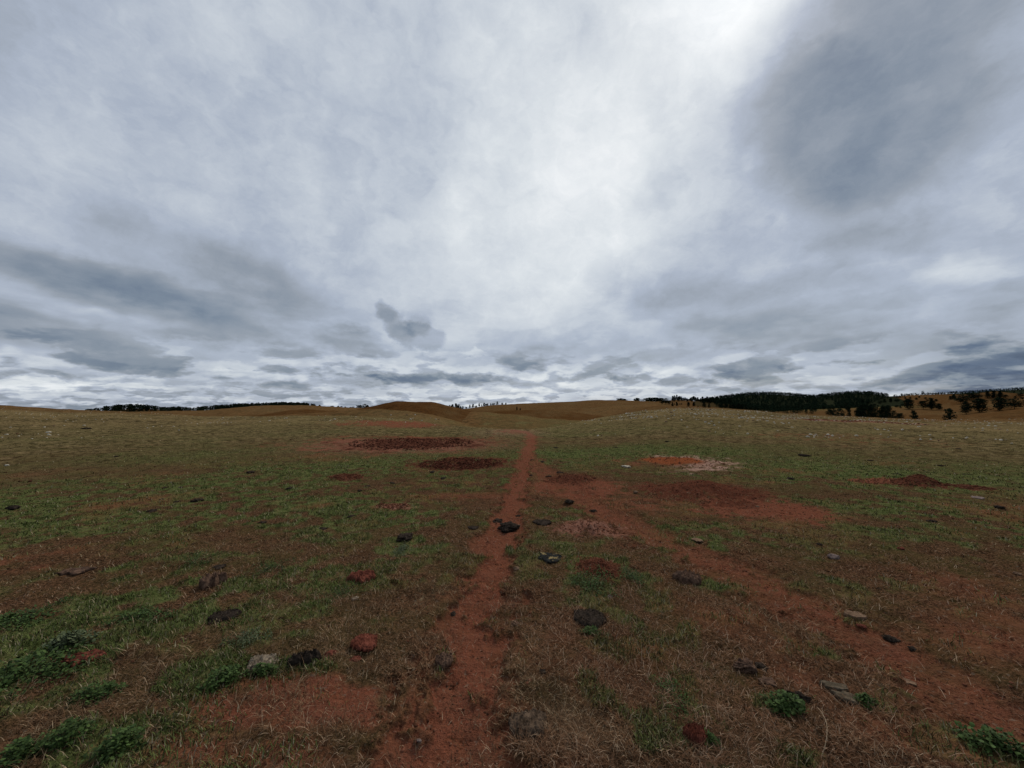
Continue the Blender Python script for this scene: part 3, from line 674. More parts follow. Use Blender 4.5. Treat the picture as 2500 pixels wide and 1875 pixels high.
# ------------------------------------------------------------------ pale stones on the rises
def stone_mesh(seed):
    V, T = ICO2; V = V.copy()
    D = np.random.default_rng(seed).normal(size=(7, 3)); D /= np.linalg.norm(D, axis=1)[:, None]
    k = np.min(np.stack([np.where(V @ d > .05, .7 / np.maximum(V @ d, .05), 9) for d in D]), 0)
    Q = V * np.minimum(1, k)[:, None] * np.array([1, .75, .6])
    return Q, T
SM = [mk_mesh('stone', *[stone_mesh(s)[0]], tris=stone_mesh(s)[1], m=MT['lime'], smooth=False) for s in range(5)]
SMG = [mk_mesh('stone', *[stone_mesh(s)[0]], tris=stone_mesh(s)[1], m=MT['tan'], smooth=False) for s in range(5, 8)]
def stones(n, regs, label, group, srange, tanfrac=.25):
    c = 0; tries = 0
    while c < n and tries < n * 20:
        tries += 1
        x0, x1, y0, y1, wgt = random.choices(regs, [r[4] for r in regs])[0]
        px = random.uniform(x0, x1); u_ = float(pdir(px, 990)[0]); 
        py = y0 + (y1 - y0) * random.random() ** 1.3
        a, b_ = hit(px, py)
        if b_ > 75 or float(perlin(a / 5.0, b_ / 5.0, 77)) < random.uniform(-.25, .3): continue
        s_ = random.uniform(*srange) * random.uniform(.6, 1.3) * b_ / F
        o = link('pale_stone', (random.choice(SM) if random.random() > tanfrac else random.choice(SMG)), label=label, cat='stone', group=group, loc=(a, b_, gz(a, b_) + .1 * s_))
        o.scale = (s_, s_ * random.uniform(.7, 1.2), s_ * random.uniform(.7, 1.3)); o.rotation_euler = (0, 0, random.uniform(0, 6.28)); c += 1
stones(225, [(1540, 1880, 998, 1030, 3.2), (1440, 1900, 1008, 1065, 2.2), (1880, 2260, 1014, 1060, 1.3), (2080, 2180, 1052, 1068, .6), (1970, 2060, 1060, 1072, .6), (2230, 2500, 1030, 1085, 2)],
       'small pale limestone piece scattered on the stony right rise', 'pale stones on the right rise', (1.7, 4.2))
stones(60, [(0, 300, 1040, 1075, 1.6), (400, 760, 1018, 1050, 2), (760, 1100, 1014, 1045, 1.6), (250, 450, 1040, 1060, .6)],
       'small pale stone scattered on the left rise', 'pale stones on the left rise', (1.4, 3.2))
def debris(name, n, u0, u1, y0, y1, size, mats, lab=None):
    Vs, Ts = [], []; k = 0
    xs = RNG.uniform(u0, u1, n); ys = RNG.uniform(y0, y1, n); X_ = xs * ys
    kq = perlin(X_ / 5.0, ys / 5.0, 77) > RNG.uniform(-.2, .35, n); X_, ys = X_[kq], ys[kq]; n = len(X_)
    Zs = height(X_, ys); base, T = stone_mesh(3)
    sc = RNG.uniform(.4, 1.3, n) * size; an = RNG.uniform(0, 6.28, n)
    ca, sa = np.cos(an), np.sin(an)
    Q = np.empty((n, len(base), 3))
    Q[:, :, 0] = (base[None, :, 0] * ca[:, None] - base[None, :, 1] * sa[:, None]) * sc[:, None] + X_[:, None]
    Q[:, :, 1] = (base[None, :, 0] * sa[:, None] + base[None, :, 1] * ca[:, None]) * sc[:, None] + ys[:, None]
    Q[:, :, 2] = base[None, :, 2] * sc[:, None] + Zs[:, None]
    Tt = (T[None] + (np.arange(n) * len(base))[:, None, None]).reshape(-1, 3)
    return link(name, mk_mesh(name, Q.reshape(-1, 3), tris=Tt, m=mats, smooth=False), kind='stuff')
debris('gravel', 4500, .15, 1.33, 36, 70, .07, MT['lime'])
debris('gravel', 1000, -1.33, -.15, 30, 60, .05, MT['lime'])
# crumbs of soil on the wallows and the mounds, and along the paths
def crumbs(items, m):
    X_ = np.concatenate([i[0] for i in items]); Y_ = np.concatenate([i[1] for i in items]); sc = np.concatenate([i[2] for i in items])
    n = len(X_); Zs = height(X_, Y_)
    bm = bmesh.new(); bmesh.ops.create_icosphere(bm, subdivisions=1, radius=1)
    base = np.array([v.co[:] for v in bm.verts]); T = np.array([[v.index for v in f.verts] for f in bm.faces]); bm.free()
    Q = base[None] * (1 + RNG.uniform(-.35, .35, (n, len(base), 1))) * sc[:, None, None] * np.array([1, 1, .7])
    Q += np.stack([X_, Y_, Zs], -1)[:, None]
    Tt = (T[None] + (np.arange(n) * len(base))[:, None, None]).reshape(-1, 3)
    link('soil_crumbs', mk_mesh('soil_crumbs', Q.reshape(-1, 3), tris=Tt, m=m, smooth=False), kind='stuff')
A_, B_ = [], []
for k, p in enumerate(PATCHES):
    cx, cy, rx, ry = PT[k]; n = {'clod': 1700, 'dark': 500, 'pink': 350, 'orange': 300, 'red': 250, 'stony': 250}[p[5]]
    a = RNG.uniform(0, 6.283, n); r_ = np.sqrt(RNG.random(n)) * .98
    it = (cx + np.cos(a) * r_ * rx, cy + np.sin(a) * r_ * ry, RNG.uniform(.4, 1.4, n) * .0018 * cy)
    (B_ if p[5] == 'clod' else A_).append(it)
for pl, w, n in ((PATH_A, .2, 1800), (PATH_B, .25, 1800)):
    pl = np.array(pl[:11]); t = RNG.random(n) * (len(pl) - 1); i = t.astype(int); f = (t - i)[:, None]
    c = pl[i] * (1 - f) + pl[i + 1] * f
    A_.append((c[:, 0] + RNG.normal(size=n) * w * .7, c[:, 1] + RNG.normal(size=n) * w * .7, RNG.exponential(.5, n).clip(.15, 2.2) * .0045 * np.maximum(1, c[:, 1] / 5)))
for pl, w, n in ((PATH_A, .26, 260), (PATH_B, .34, 260)):
    pl = np.array(pl[:11]); t = RNG.random(n) * (len(pl) - 1); i = t.astype(int); f = (t - i)[:, None]
    c = pl[i] * (1 - f) + pl[i + 1] * f; A_.append((c[:, 0] + RNG.normal(size=n) * w, c[:, 1] + RNG.normal(size=n) * w, RNG.uniform(.5, 1.5, n) * .008))
n = 1100; X_, Y_, r_ = scatter(n, 3.0, 34, -.3); B_.append((X_, Y_, RNG.exponential(.5, n).clip(.2, 2.4) * .0042 * np.maximum(1, r_ / 3.2)))
n = 5000; X_, Y_, r_ = scatter(n, 1.5, 14, -.4)
A_.append((X_, Y_, RNG.exponential(.5, n).clip(.15, 2.0) * .0045 * np.maximum(1, r_ / 6)))
crumbs(A_, solid_mat('soil_crumb', (.05, .020, .012), (.22, .085, .050), 6)); crumbs(B_, solid_mat('dark_crumb', (.015, .007, .005), (.11, .040, .026), 6))

# ------------------------------------------------------------------ trees
def foliage_mat():
    m, t, b = mat('pine_needles')
    oi = t.new('ShaderNodeObjectInfo').outputs['Random']
    geo = t.new('ShaderNodeNewGeometry').outputs['Position']
    col = t.mix(t.mr(t.noise(geo, .9, 4, .7), .35, .68), c4(.008, .013, .009), c4(.026, .038, .018))
    col = t.mix(t.math('MULTIPLY', oi, .35), col, c4(.018, .035, .022))
    t.l.new(col, b.inputs['Base Color'])
    return m
FM = foliage_mat(); TM = solid_mat('pine_bark', (.03, .02, .015), (.12, .07, .045), 6)
def crown_arrays(kind, seed, n, size):
    """height 1; branch whorls carrying many leaf-sized clumps, three faces each"""
    rg = np.random.default_rng(seed); base = {'cone': .10, 'bushy': .10, 'round': .16, 'shrub': .04}[kind]
    nb = {'cone': 80, 'bushy': 110, 'round': 90, 'shrub': 50}[kind]
    bh = base + (1 - base) * np.sort(rg.random(nb)) ** .9; ba = rg.uniform(0, 6.283, nb)
    t = (bh - base) / (1 - base)
    if kind == 'cone': L_ = .23 * (1 - t) ** .8 + .02
    elif kind == 'bushy': L_ = .42 * np.sqrt(np.clip(1 - t ** 1.7, 0, 1)) * (.7 + .3 * t) + .03
    elif kind == 'round': L_ = .48 * np.sqrt(np.clip(1 - (2 * t - .85) ** 2 * .62, .02, 1))
    else: L_ = .62 * (1 - t) ** .5 + .05
    L_ = L_ * rg.uniform(.55, 1.18, nb)
    k = rg.integers(0, nb, n); s = rg.random(n) ** .6
    droop = {'cone': -.12, 'bushy': .12, 'round': .2, 'shrub': .35}[kind]
    P = np.stack([np.cos(ba[k]) * L_[k] * s, np.sin(ba[k]) * L_[k] * s, bh[k] + droop * L_[k] * s], -1)
    P += rg.normal(size=(n, 3)) * np.array([.035, .035, .028]); P[:, 2] = np.clip(P[:, 2], .02, 1.03)
    sz = size * rg.uniform(.6, 1.4, (n, 1, 1))
    D = rg.normal(size=(n, 3, 3)); D /= np.linalg.norm(D, axis=-1, keepdims=True); D[:, :, 2] *= .7
    return (P[:, None] + D * sz).reshape(-1, 3), np.arange(n * 3).reshape(-1, 3)
def trunk_arrays(kind, seed):
    rg = np.random.default_rng(seed + 50); Vs, Qs = [], []
    def tube(p0, p1, r0, r1, seg=6):
        p0 = np.array(p0, float); p1 = np.array(p1, float); d = p1 - p0; d /= np.linalg.norm(d)
        a = np.cross(d, [0, 0, 1.0] if abs(d[2]) < .9 else [1.0, 0, 0]); a /= np.linalg.norm(a); b = np.cross(d, a)
        i = sum(len(v) for v in Vs); an = np.arange(seg) / seg * 6.283
        ring = np.cos(an)[:, None] * a + np.sin(an)[:, None] * b
        Vs.append(np.concatenate([p0 + ring * r0, p1 + ring * r1]))
        for k in range(seg): Qs.append([i + k, i + (k + 1) % seg, i + seg + (k + 1) % seg, i + seg + k])
    tube((0, 0, -.05), (.01, 0, .45), .028, .018); tube((.01, 0, .45), (0, .01, .93), .018, .004)
    for k in range(12):
        h = rg.uniform(.15, .85); a = rg.uniform(0, 6.283); l = .25 * (1.05 - h)
        tube((0, 0, h), (math.cos(a) * l, math.sin(a) * l, h + .05), .007, .002, 4)
    return np.concatenate(Vs), np.array(Qs)
PROTO = {}
for kind, n in (('cone', 1500), ('bushy', 2300), ('round', 2000), ('shrub', 1100)):
    for s in range(3):
        V_, T_ = crown_arrays(kind, s * 7 + 1, n, .050 if kind != 'shrub' else .075); tv, tq = trunk_arrays(kind, s)
        PROTO[kind, s] = (mk_mesh('crown', V_, tris=T_, m=FM, smooth=False), mk_mesh('trunk', tv, quads=tq, m=TM))
tcount = 0
def tree(px, base_py, hpx, wpx, kind, label, group, depth=None, name='pine_tree', drop=0.0):
    global tcount; tcount += 1
    if depth is None:
        x_, y_ = hit(px, base_py, 70)
        if y_ > 2500: y_ = 400.; x_ = float(pdir(px, base_py)[0]) * y_
    else: y_ = depth; x_ = float(pdir(px, 990)[0]) * y_
    H = hpx / F * y_; Wr = (wpx / F * y_) / 2
    z_ = float(smooth_z(np.array([x_]), np.array([y_]))[0])
    z_ = gz(x_, y_)
    if depth is not None:       # tree behind a crest: choose its height so that the top shows where it does
        _, vt = pdir(px, base_py - hpx); top = CAMH + float(vt) * y_
        H = max(top - z_, 2.5)
    e = bpy.data.objects.new(name, None); COL.objects.link(e); e.location = (x_, y_, z_ - .15); e.empty_display_size = .1
    e['label'] = label; e['category'] = 'shrub' if kind == 'shrub' else 'tree'; e['group'] = group
    nat = {'cone': .23, 'bushy': .42, 'round': .44, 'shrub': .6}[kind]
    s = tcount % 3; sw = max(Wr / nat, H * (.75 if depth and hpx < 14 else .55)) if kind != 'shrub' else Wr / nat
    sw = min(sw, H * 1.6)
    for me, nm in zip(PROTO[kind, s], ('crown', 'trunk')):
        o = link(nm, me, parent=e); o.scale = (sw, sw, H)
        if nm == 'trunk': o.scale = (min(sw, H), min(sw, H), H)
    e.rotation_euler = (0, 0, random.uniform(0, 6.28))
    return e
G1 = 'dark pines on the brown slopes at right'
for (a, b_, h_, w_, kd, lab, dep) in [
 (2359, 1011, 30, 26, 'bushy', 'dark bushy pine, left one of the big touching pair on the right brown slope', None),
 (2391, 1008, 34, 38, 'bushy', 'tallest dark bushy pine, right one of the big touching pair on the right slope', None),
 (2440, 1003, 32, 34, 'bushy', 'big dark pine with gaps in its crown, left of the widest pine at right', None),
 (2477, 1000, 26, 42, 'round', 'wide spreading dark pine nearest the right edge of the photo', None),
 (2316, 1026, 20, 26, 'shrub', 'low straggly pine bush right on the crest of the stony rise', 62),
 (2230, 1023, 20, 20, 'shrub', 'small ragged pine behind the crest left of the straggly bush', 66),
 (2350, 986, 22, 28, 'round', 'dark round pine up the slope behind the big touching pair', None),
 (2217, 999, 25, 30, 'bushy', 'dark pointed pine, leftmost of the row of four on the right slope', None),
 (2254, 999, 20, 24, 'round', 'flat-topped pine, second of the row of four on the right slope', None),
 (2275, 1000, 28, 22, 'cone', 'tall ragged pine, third of the row of four on the right slope', None),
 (2292, 1001, 16, 18, 'bushy', 'short pine, rightmost of the row of four on the right slope', None),
 (2371, 976, 15, 22, 'round', 'distant dark pine, left of two behind the round pine on the right', None),
 (2386, 975, 14, 20, 'round', 'distant dark pine, right of two behind the round pine on the right', None),
 (2411, 972, 17, 14, 'cone', 'slim distant pine, left of three on the small bare hill at right', None),
 (2427, 972, 17, 14, 'cone', 'slim distant pine, middle of three on the small bare hill at right', None),
 (2442, 972, 18, 20, 'cone', 'broad pointed distant pine, right of three on the small bare hill', None),
 (2329, 973, 10, 10, 'bushy', 'small distant pine, upper of two left of the round pine', None),
 (2320, 976, 9, 9, 'cone', 'small distant pine, lower of two left of the round pine', None),
 (2237, 976, 6, 7, 'bushy', 'lone tiny pine on the far bare hillside above the row of four', None),
 (2491, 970, 9, 28, 'round', 'distant dark pine cut by the right edge of the photo', None),
 (2455, 972, 8, 24, 'round', 'low distant pine right of the three on the small bare hill', None)]:
    tree(a, b_, h_, w_, kd, lab, G1, depth=dep)
G2 = 'pines in the hollow behind the right rise'
for k, (a, b_, h_, w_, kd) in enumerate([(2102, 1017, 28, 22, 'bushy'), (2113, 1018, 32, 24, 'bushy'), (2127, 1018, 30, 24, 'bushy'), (2140, 1019, 24, 20, 'round'), (2156, 1019, 28, 18, 'bushy'), (2167, 1020, 30, 22, 'bushy'), (2179, 1020, 17, 16, 'round'),
   (2072, 1015, 23, 12, 'cone'), (2094, 1017, 20, 16, 'bushy'), (2050, 1014, 14, 18, 'round'), (2030, 1013, 12, 16, 'round'), (2195, 1019, 10, 18, 'round')]):
    tree(a, b_, h_, w_, kd, 'dark pine in the dense clump rising from the hollow behind the right rise', G2, depth=150 + 8 * (k % 4))
for (a, b_, h_, w_, kd) in [(2011, 1001, 9, 9, 'bushy'), (2027, 1002, 8, 9, 'round'), (2035, 1002, 6, 7, 'round'), (2055, 998, 8, 8, 'bushy'), (2064, 999, 9, 8, 'cone'), (2083, 992, 8, 9, 'bushy'), (2095, 994, 9, 9, 'cone'),
   (2160, 984, 9, 9, 'bushy'), (2175, 983, 11, 9, 'bushy'), (2190, 982, 8, 12, 'round'), (2150, 986, 8, 12, 'round'), (2120, 986, 8, 12, 'bushy'), (2105, 985, 9, 12, 'bushy'), (2210, 974, 4, 14, 'round'), (2222, 973, 4, 12, 'round'), (1990, 1003, 9, 8, 'cone'), (2000, 996, 7, 8, 'round')]:
    tree(a, b_, h_, w_, kd, 'small dark pine scattered on the pale valley floor between forest and right rise', 'scattered valley pines')
for k in range(34):
    a = random.choice([random.uniform(2180, 2330), random.uniform(2330, 2500), random.uniform(1990, 2200)])
    b_ = random.uniform(970, 983) if a > 2200 else random.uniform(986, 1004)
    tree(a, b_, random.uniform(3.5, 8), random.uniform(5, 11), random.choice(['round', 'bushy', 'cone']), 'tiny dark tree dotted over the distant right-hand slopes', 'far trees dotted over the right slopes')
G3 = 'pines on the brown knoll left of the forest'
for (a, b_, h_, w_, kd, lab) in [
 (1642, 997, 15, 7, 'cone', 'slim dark pine behind the stony crest, leftmost of the lone ones'),
 (1652, 997, 10, 6, 'cone', 'short dark pine right beside the leftmost slim one behind the crest'),
 (1681, 998, 13, 10, 'bushy', 'squat dark pine standing alone at the stony crest'),
 (1694, 992, 11, 9, 'cone', 'pointed dark pine on the brown knoll behind the squat one'),
 (1719, 994, 14, 13, 'cone', 'broad-based pointed pine right of the knoll'),
 (1731, 996, 8, 9, 'cone', 'low pointed pine right of the broad-based one'),
 (1746, 986, 7, 7, 'cone', 'small pine on the knoll below the dense crest trees')]:
    tree(a, b_, h_, w_, kd, lab, G3, depth=230 if b_ > 993 else None)
for (a, b_, h_, w_) in [(1647, 988, 4, 3), (1655, 988, 4, 3), (1660, 988, 4, 3), (1664, 988, 4, 3), (1704, 994, 4, 4)]:
    tree(a, b_, h_, w_, 'cone', 'tiny young pine on the open brown knoll', 'tiny young pines on the knoll')
for (a, b_, h_, w_, kd) in [(1760, 997, 15, 16, 'bushy'), (1772, 999, 19, 15, 'bushy'), (1783, 999, 13, 12, 'bushy'), (1790, 998, 15, 12, 'cone'), (1803, 998, 14, 16, 'bushy'), (1811, 999, 12, 12, 'bushy'), (1820, 1001, 10, 11, 'round'), (1797, 1000, 9, 14, 'round'), (1832, 1003, 10, 14, 'round'), (1845, 1004, 10, 14, 'bushy')]:
    tree(a, b_, h_, w_, kd, 'dark pine at the near edge of the forest just behind the stony crest', 'pines along the near forest edge', depth=260)
for k in range(52):
    a = 1640 + 145 * ((k + random.random() * .9) / 52)
    tree(a, 977 + (a - 1640) * .05 + random.uniform(-2, 6), random.uniform(8, 13), random.uniform(6, 10), random.choice(['cone', 'cone', 'bushy']), 'dark pine in the dense row along the top of the brown knoll', 'pines along the knoll top', depth=random.uniform(440, 500))
for (a, w_) in [(1616, 14), (1625, 16), (1634, 10)]:
    tree(a, 987, 15 if w_ > 10 else 9, w_, 'round', 'round dark tree in the clump at the left end of the knoll', 'trees at the left end of the knoll', depth=395)
for (a, tp, w_) in [(1102, 990, 12), (1116, 988, 12), (1125, 991, 12), (1176, 987, 12), (1160, 992, 12), (1186, 986, 12), (1202, 986, 12), (1098, 989, 9), (1105, 987, 9), (1113, 985, 10), (1120, 987, 9), (1130, 991, 8), (1138, 993, 8), (1147, 988, 6), (1155, 986, 8), (1163, 990, 8), (1170, 984, 6), (1182, 983, 10), (1190, 985, 8), (1198, 984, 9), (1206, 984, 8), (1214, 980, 6), (1226, 983, 7), (1235, 983, 6)]:
    tree(a, tp + 11, 11, w_, random.choice(['cone', 'bushy']), 'dark pine in the row on the skyline between the two central hills', 'skyline pines between the central hills', depth=500)
tree(1262, 1001.5, 8, 5, 'cone', 'left tree of the tiny dark pair on the central brown hill', 'pair of pines on the central hill')
tree(1270, 1001.5, 6, 4, 'cone', 'right tree of the tiny dark pair on the central brown hill', 'pair of pines on the central hill')
for (a, tp, w_) in [(811, 991, 7), (826, 991, 6), (833, 992, 7), (843, 993, 6), (856, 994, 6), (862, 993, 5), (874, 990, 6), (880, 989, 8), (890, 987, 9), (897, 989, 7), (764, 986, 3), (768, 988, 3), (780, 989, 3)]:
    tree(a, tp + 10, 10, w_, random.choice(['bushy', 'round']), 'dark tree peeping over the saddle left of the highest central hill', 'trees behind the saddle', depth=430)
for (a, tp) in [(1512, 974), (1518, 974), (1524, 975), (1555, 973), (1575, 974), (1583, 973), (1590, 972), (1596, 972), (1603, 972), (1609, 973)]:
    tree(a, tp + 9, 9, 10, 'round', 'far dark tree on the skyline left of the knoll', 'far skyline trees left of the knoll', depth=620)

# woods that read as one mass
FCR = [crown_arrays(k, s, 110, .10) for k, s in (('cone', 2), ('bushy', 3), ('bushy', 8), ('cone', 6), ('round', 4))]
def wood(name, pts):
    Vs, Ts, off = [], [], 0
    for (x_, y_, z_, h_, w_) in pts:
        V_, T_ = random.choice(FCR); a = random.uniform(0, 6.28); ca, sa = math.cos(a), math.sin(a)
        Q = np.stack([(V_[:, 0] * ca - V_[:, 1] * sa) * w_ + x_, (V_[:, 0] * sa + V_[:, 1] * ca) * w_ + y_, V_[:, 2] * h_ + z_], -1)
        Vs.append(Q); Ts.append(T_ + off); off += len(Q)
    link(name, mk_mesh(name, np.concatenate(Vs), tris=np.concatenate(Ts), m=FM, smooth=False), kind='stuff')
def wood_pts(n, px0, px1, y0, y1, h0, h1, keep=None):
    px = RNG.uniform(px0, px1, n); y_ = RNG.uniform(y0, y1, n); u_, _ = pdir(px, 985); x_ = u_ * y_; z_ = smooth_z(x_, y_)
    if keep is not None: m = keep(px, y_, z_); px, x_, y_, z_ = px[m], x_[m], y_[m], z_[m]
    return [(a, b, c - .4, random.uniform(h0, h1), random.uniform(h0, h1) * .85) for a, b, c in zip(x_, y_, z_)]
fk = lambda px, y_, z_: fbm(px * .02, y_ * .006, 1, 2, 55) > (-.5 + 0 * y_)
wood('forest', wood_pts(4600, 1700, 2310, 560, 1020, 4.5, 8.5, lambda px, y_, z_: (fbm(px * .02, y_ * .006, 1, 2, 55) > -.45 + np.maximum(px - 2120, 0) * .0035) & (y_ > 560 + np.maximum(px - 2080, 0) * 3.2)) + wood_pts(300, 1780, 2120, 420, 560, 4, 7, lambda px, y_, z_: fbm(px * .02, y_ * .01, 1, 3, 57) > .1) + wood_pts(420, 1690, 1990, 330, 600, 4, 8, lambda px, y_, z_: px > 1690 + (600 - y_) * .3))
left = []
tops = [(205, 1000), (240, 996), (270, 990), (320, 987), (350, 987), (375, 991), (400, 994), (440, 993), (470, 995), (500, 992), (560, 987), (620, 985), (700, 982), (750, 985), (756, 992)]
for k in range(620):
    px = random.uniform(208, 757); d = random.uniform(350, 450)
    ty = np.interp(px, [t_[0] for t_ in tops], [t_[1] for t_ in tops]) + abs(random.gauss(0, 2.0)) - 1
    u_, v_ = pdir(px, ty); x_ = float(u_) * d; z_ = float(smooth_z(np.array([x_]), np.array([d]))[0]); h_ = CAMH + float(v_) * d - z_
    if h_ < 1: continue
    left.append((x_, d, z_ - .3, h_, min(h_, 9) * .9))
wood('forest', left)
wood('forest', wood_pts(900, 2200, 2600, 2000, 2450, 8, 15) + wood_pts(160, 2250, 2560, 1080, 1200, 7, 12, lambda px, y_, z_: fbm(px * .015, y_ * 0, 1, 2, 58) > .12))

# ------------------------------------------------------------------ sky
W = bpy.data.worlds.new('World'); S.world = W; W.use_nodes = True
t = NT(W.node_tree); bg = t.n['Background']
d0 = t.new('ShaderNodeTexCoord').outputs['Generated']
sep = t.new('ShaderNodeSeparateXYZ', inp={0: d0}); sx, sy, sz = sep.outputs
zz = t.math('MAXIMUM', sz, 0.0)
zq = t.math('ADD', zz, .055)
pl = t.new('ShaderNodeCombineXYZ', inp={0: t.math('DIVIDE', sx, zq), 1: t.math('DIVIDE', sy, zq), 2: 0.0}).outputs[0]
def vscale(v, s): return t.new('ShaderNodeVectorMath', operation='SCALE', inp={0: v, 'Scale': s}).outputs[0]
def vadd(a, b): return t.new('ShaderNodeVectorMath', operation='ADD', inp={0: a, 1: b}).outputs[0]
wn = t.new('ShaderNodeTexNoise', inp={'Vector': d0, 'Scale': 3.0, 'Detail': 4, 'Roughness': .55}).outputs['Color']
wc = t.new('ShaderNodeVectorMath', operation='SUBTRACT', inp={0: wn, 1: (.5, .5, .5)}).outputs[0]
dsoft = vadd(d0, vscale(wc, .22))
wn2 = t.new('ShaderNodeTexNoise', inp={'Vector': t.new('ShaderNodeVectorMath', operation='MULTIPLY', inp={0: d0, 1: (1, 1, 1.8)}).outputs[0], 'Scale': 13.0, 'Detail': 5, 'Roughness': .6}).outputs['Color']
wc2 = t.new('ShaderNodeVectorMath', operation='SUBTRACT', inp={0: wn2, 1: (.5, .5, .5)}).outputs[0]
dcrisp = vadd(d0, vscale(wc2, .075))
wn3 = t.new('ShaderNodeTexNoise', inp={'Vector': d0, 'Scale': 30.0, 'Detail': 5, 'Roughness': .6}).outputs['Color']
wc3 = t.new('ShaderNodeVectorMath', operation='SUBTRACT', inp={0: wn3, 1: (.5, .5, .5)}).outputs[0]
dpuff = vadd(d0, vscale(wc3, .055))
def sun_dir(px, py):
    u_, v_ = pdir(px, py); return Vector((float(u_), 1, float(v_))).normalized()
def blob(px, py, rx, ry, rot, amp, crisp=0, lo=0.0, hi=1.0):
    """soft patch of brighter or darker cloud in one direction of the sky; sizes from the photograph's pixels"""
    c = sun_dir(px, py)
    r = math.radians(rot)
    e1 = sun_dir(px + rx * math.cos(r), py + rx * math.sin(r)) - c; e2 = sun_dir(px - ry * math.sin(r), py + ry * math.cos(r)) - c
    s1, s2 = e1.length, e2.length; t1 = (e1 - c * e1.dot(c)).normalized(); t2 = c.cross(t1)
    M = Matrix((t1, t2, c)).transposed()
    mp = t.new('ShaderNodeMapping', vector_type='TEXTURE', inp={'Vector': (dsoft, dcrisp, d0, dpuff)[crisp], 'Location': tuple(c), 'Rotation': tuple(M.to_euler()), 'Scale': (s1, s2, .6)})
    gr = t.new('ShaderNodeTexGradient', gradient_type='SPHERICAL', inp={0: mp.outputs[0]}).outputs['Fac']
    return t.mr(gr, lo, hi, 0.0, amp, smooth=True)
BL = [ # px, py, rx, ry, rot, amp, crisp, lo, hi
 (1790, -80, 420, 420, 0, .05, 0, 0, 1), (1765, -20, 240, 330, 14, .06, 0, 0, 1), (1480, 230, 1000, 470, -58, .095, 0, 0, .9), (1350, 560, 640, 360, -45, .10, 0, 0, 1), (1600, 240, 620, 170, -56, .065, 0, 0, .9),
 (1250, 690, 900, 330, 0, .08, 0, 0, 1), (1150, 150, 800, 480, 0, .06, 0, 0, 1), (1480, 600, 300, 70, -35, .05, 0, 0, 1), (1130, 530, 180, 120, 0, .05, 0, 0, 1), (1850, 40, 260, 150, -45, .08, 0, 0, .9),
 (2120, 230, 640, 400, -36, -.15, 0, 0, .5), (1960, 320, 300, 230, -38, -.05, 1, 0, .3), (2160, 210, 300, 180, -36, -.04, 0, 0, 1), (2470, 80, 300, 200, -20, .06, 0, 0, 1), (2130, 590, 500, 85, -4, -.11, 0, 0, .9), (2380, 660, 300, 40, -14, .10, 0, 0, 1), (2480, 730, 330, 80, -10, -.10, 0, 0, .9),
 (2250, 480, 420, 70, -12, .05, 0, 0, 1), (1835, 385, 70, 40, -50, .05, 1, 0, 1),
 (1640, 715, 260, 90, -8, -.09, 0, 0, .9), (2000, 700, 320, 60, -4, -.08, 0, 0, .9), (1850, 815, 400, 60, 0, -.10, 0, 0, .9), (2250, 830, 420, 60, -6, -.06, 0, 0, 1), (2500, 900, 900, 160, 0, -.20, 0, 0, .9), (2450, 965, 800, 40, 0, -.10, 0, 0, 1),
 (290, 700, 480, 80, 14, -.12, 0, 0, .7), (400, 715, 300, 55, 16, -.05, 1, 0, .5), (640, 680, 250, 100, 22, -.10, 0, 0, .7), (680, 690, 160, 60, 10, -.04, 1, 0, .5), (560, 570, 200, 60, 30, -.04, 0, 0, .8), (90, 560, 500, 200, 10, -.04, 0, 0, 1), (90, 818, 280, 55, 7, -.11, 0, 0, .7), (540, 812, 190, 52, 8, -.08, 1, 0, .6), (330, 878, 250, 45, 2, -.07, 1, 0, .7),
 (0, 0, 620, 330, 20, -.07, 0, 0, 1), (300, 765, 330, 26, 8, .06, 0, 0, 1), (870, 835, 112, 42, 8, -.09, 1, 0, .5), (1020, 822, 84, 40, 12, -.11, 3, 0, .35), (1018, 795, 40, 34, 0, -.06, 3, 0, .5), (965, 785, 74, 34, 42, -.09, 1, 0, .4), (945, 762, 40, 24, 50, -.08, 3, 0, .5), (1300, 590, 130, 70, -30, -.05, 0, 0, 1), (1590, 450, 110, 45, -30, -.06, 0, 0, .9), (1390, 380, 60, 40, 0, -.03, 0, 0, 1),
 (1278, 888, 78, 36, 0, -.11, 1, 0, .4), (1278, 868, 50, 14, 0, .06, 1, 0, .6), (1530, 908, 58, 20, 0, -.12, 1, 0, .4), (1800, 905, 210, 24, -4, -.09, 1, 0, .6), (1010, 928, 320, 20, 0, -.11, 1, 0, .6), (1320, 855, 420, 40, 0, -.05, 0, 0, 1), (1620, 865, 170, 30, -3, -.09, 1, 0, .7),
 (1330, 950, 700, 60, 0, .11, 0, 0, 1), (90, 938, 125, 24, -2, .13, 1, 0, .4), (300, 936, 130, 28, 4, .10, 1, 0, .4), (560, 906, 130, 30, 6, .08, 1, 0, .5), (640, 925, 190, 22, 4, -.07, 1, 0, .8), (160, 980, 400, 28, 0, .04, 0, 0, 1),
 (1100, 985, 500, 16, 0, .06, 0, 0, 1), (2200, 966, 330, 9, -1, .16, 2, 0, .9), (1155, 862, 60, 12, 0, .08, 1, 0, .7), (450, 300, 500, 120, 28, -.03, 0, 0, 1), (700, 430, 500, 150, 30, .03, 0, 0, 1), (300, 560, 420, 90, 25, -.03, 0, 0, 1)]
V = t.math('ADD', .72, 0.0)
for (a, b_, c, d, e, f, cr, lo, hi) in BL:
    V = t.math('ADD', V, blob(a, b_, c, d, e, f, cr, lo, hi))
# added darkening of the unseen sky behind, deepens shade on camera-facing sides
V = t.math('SUBTRACT', V, t.mr(sy, .15, -.5, 0, .2, True))
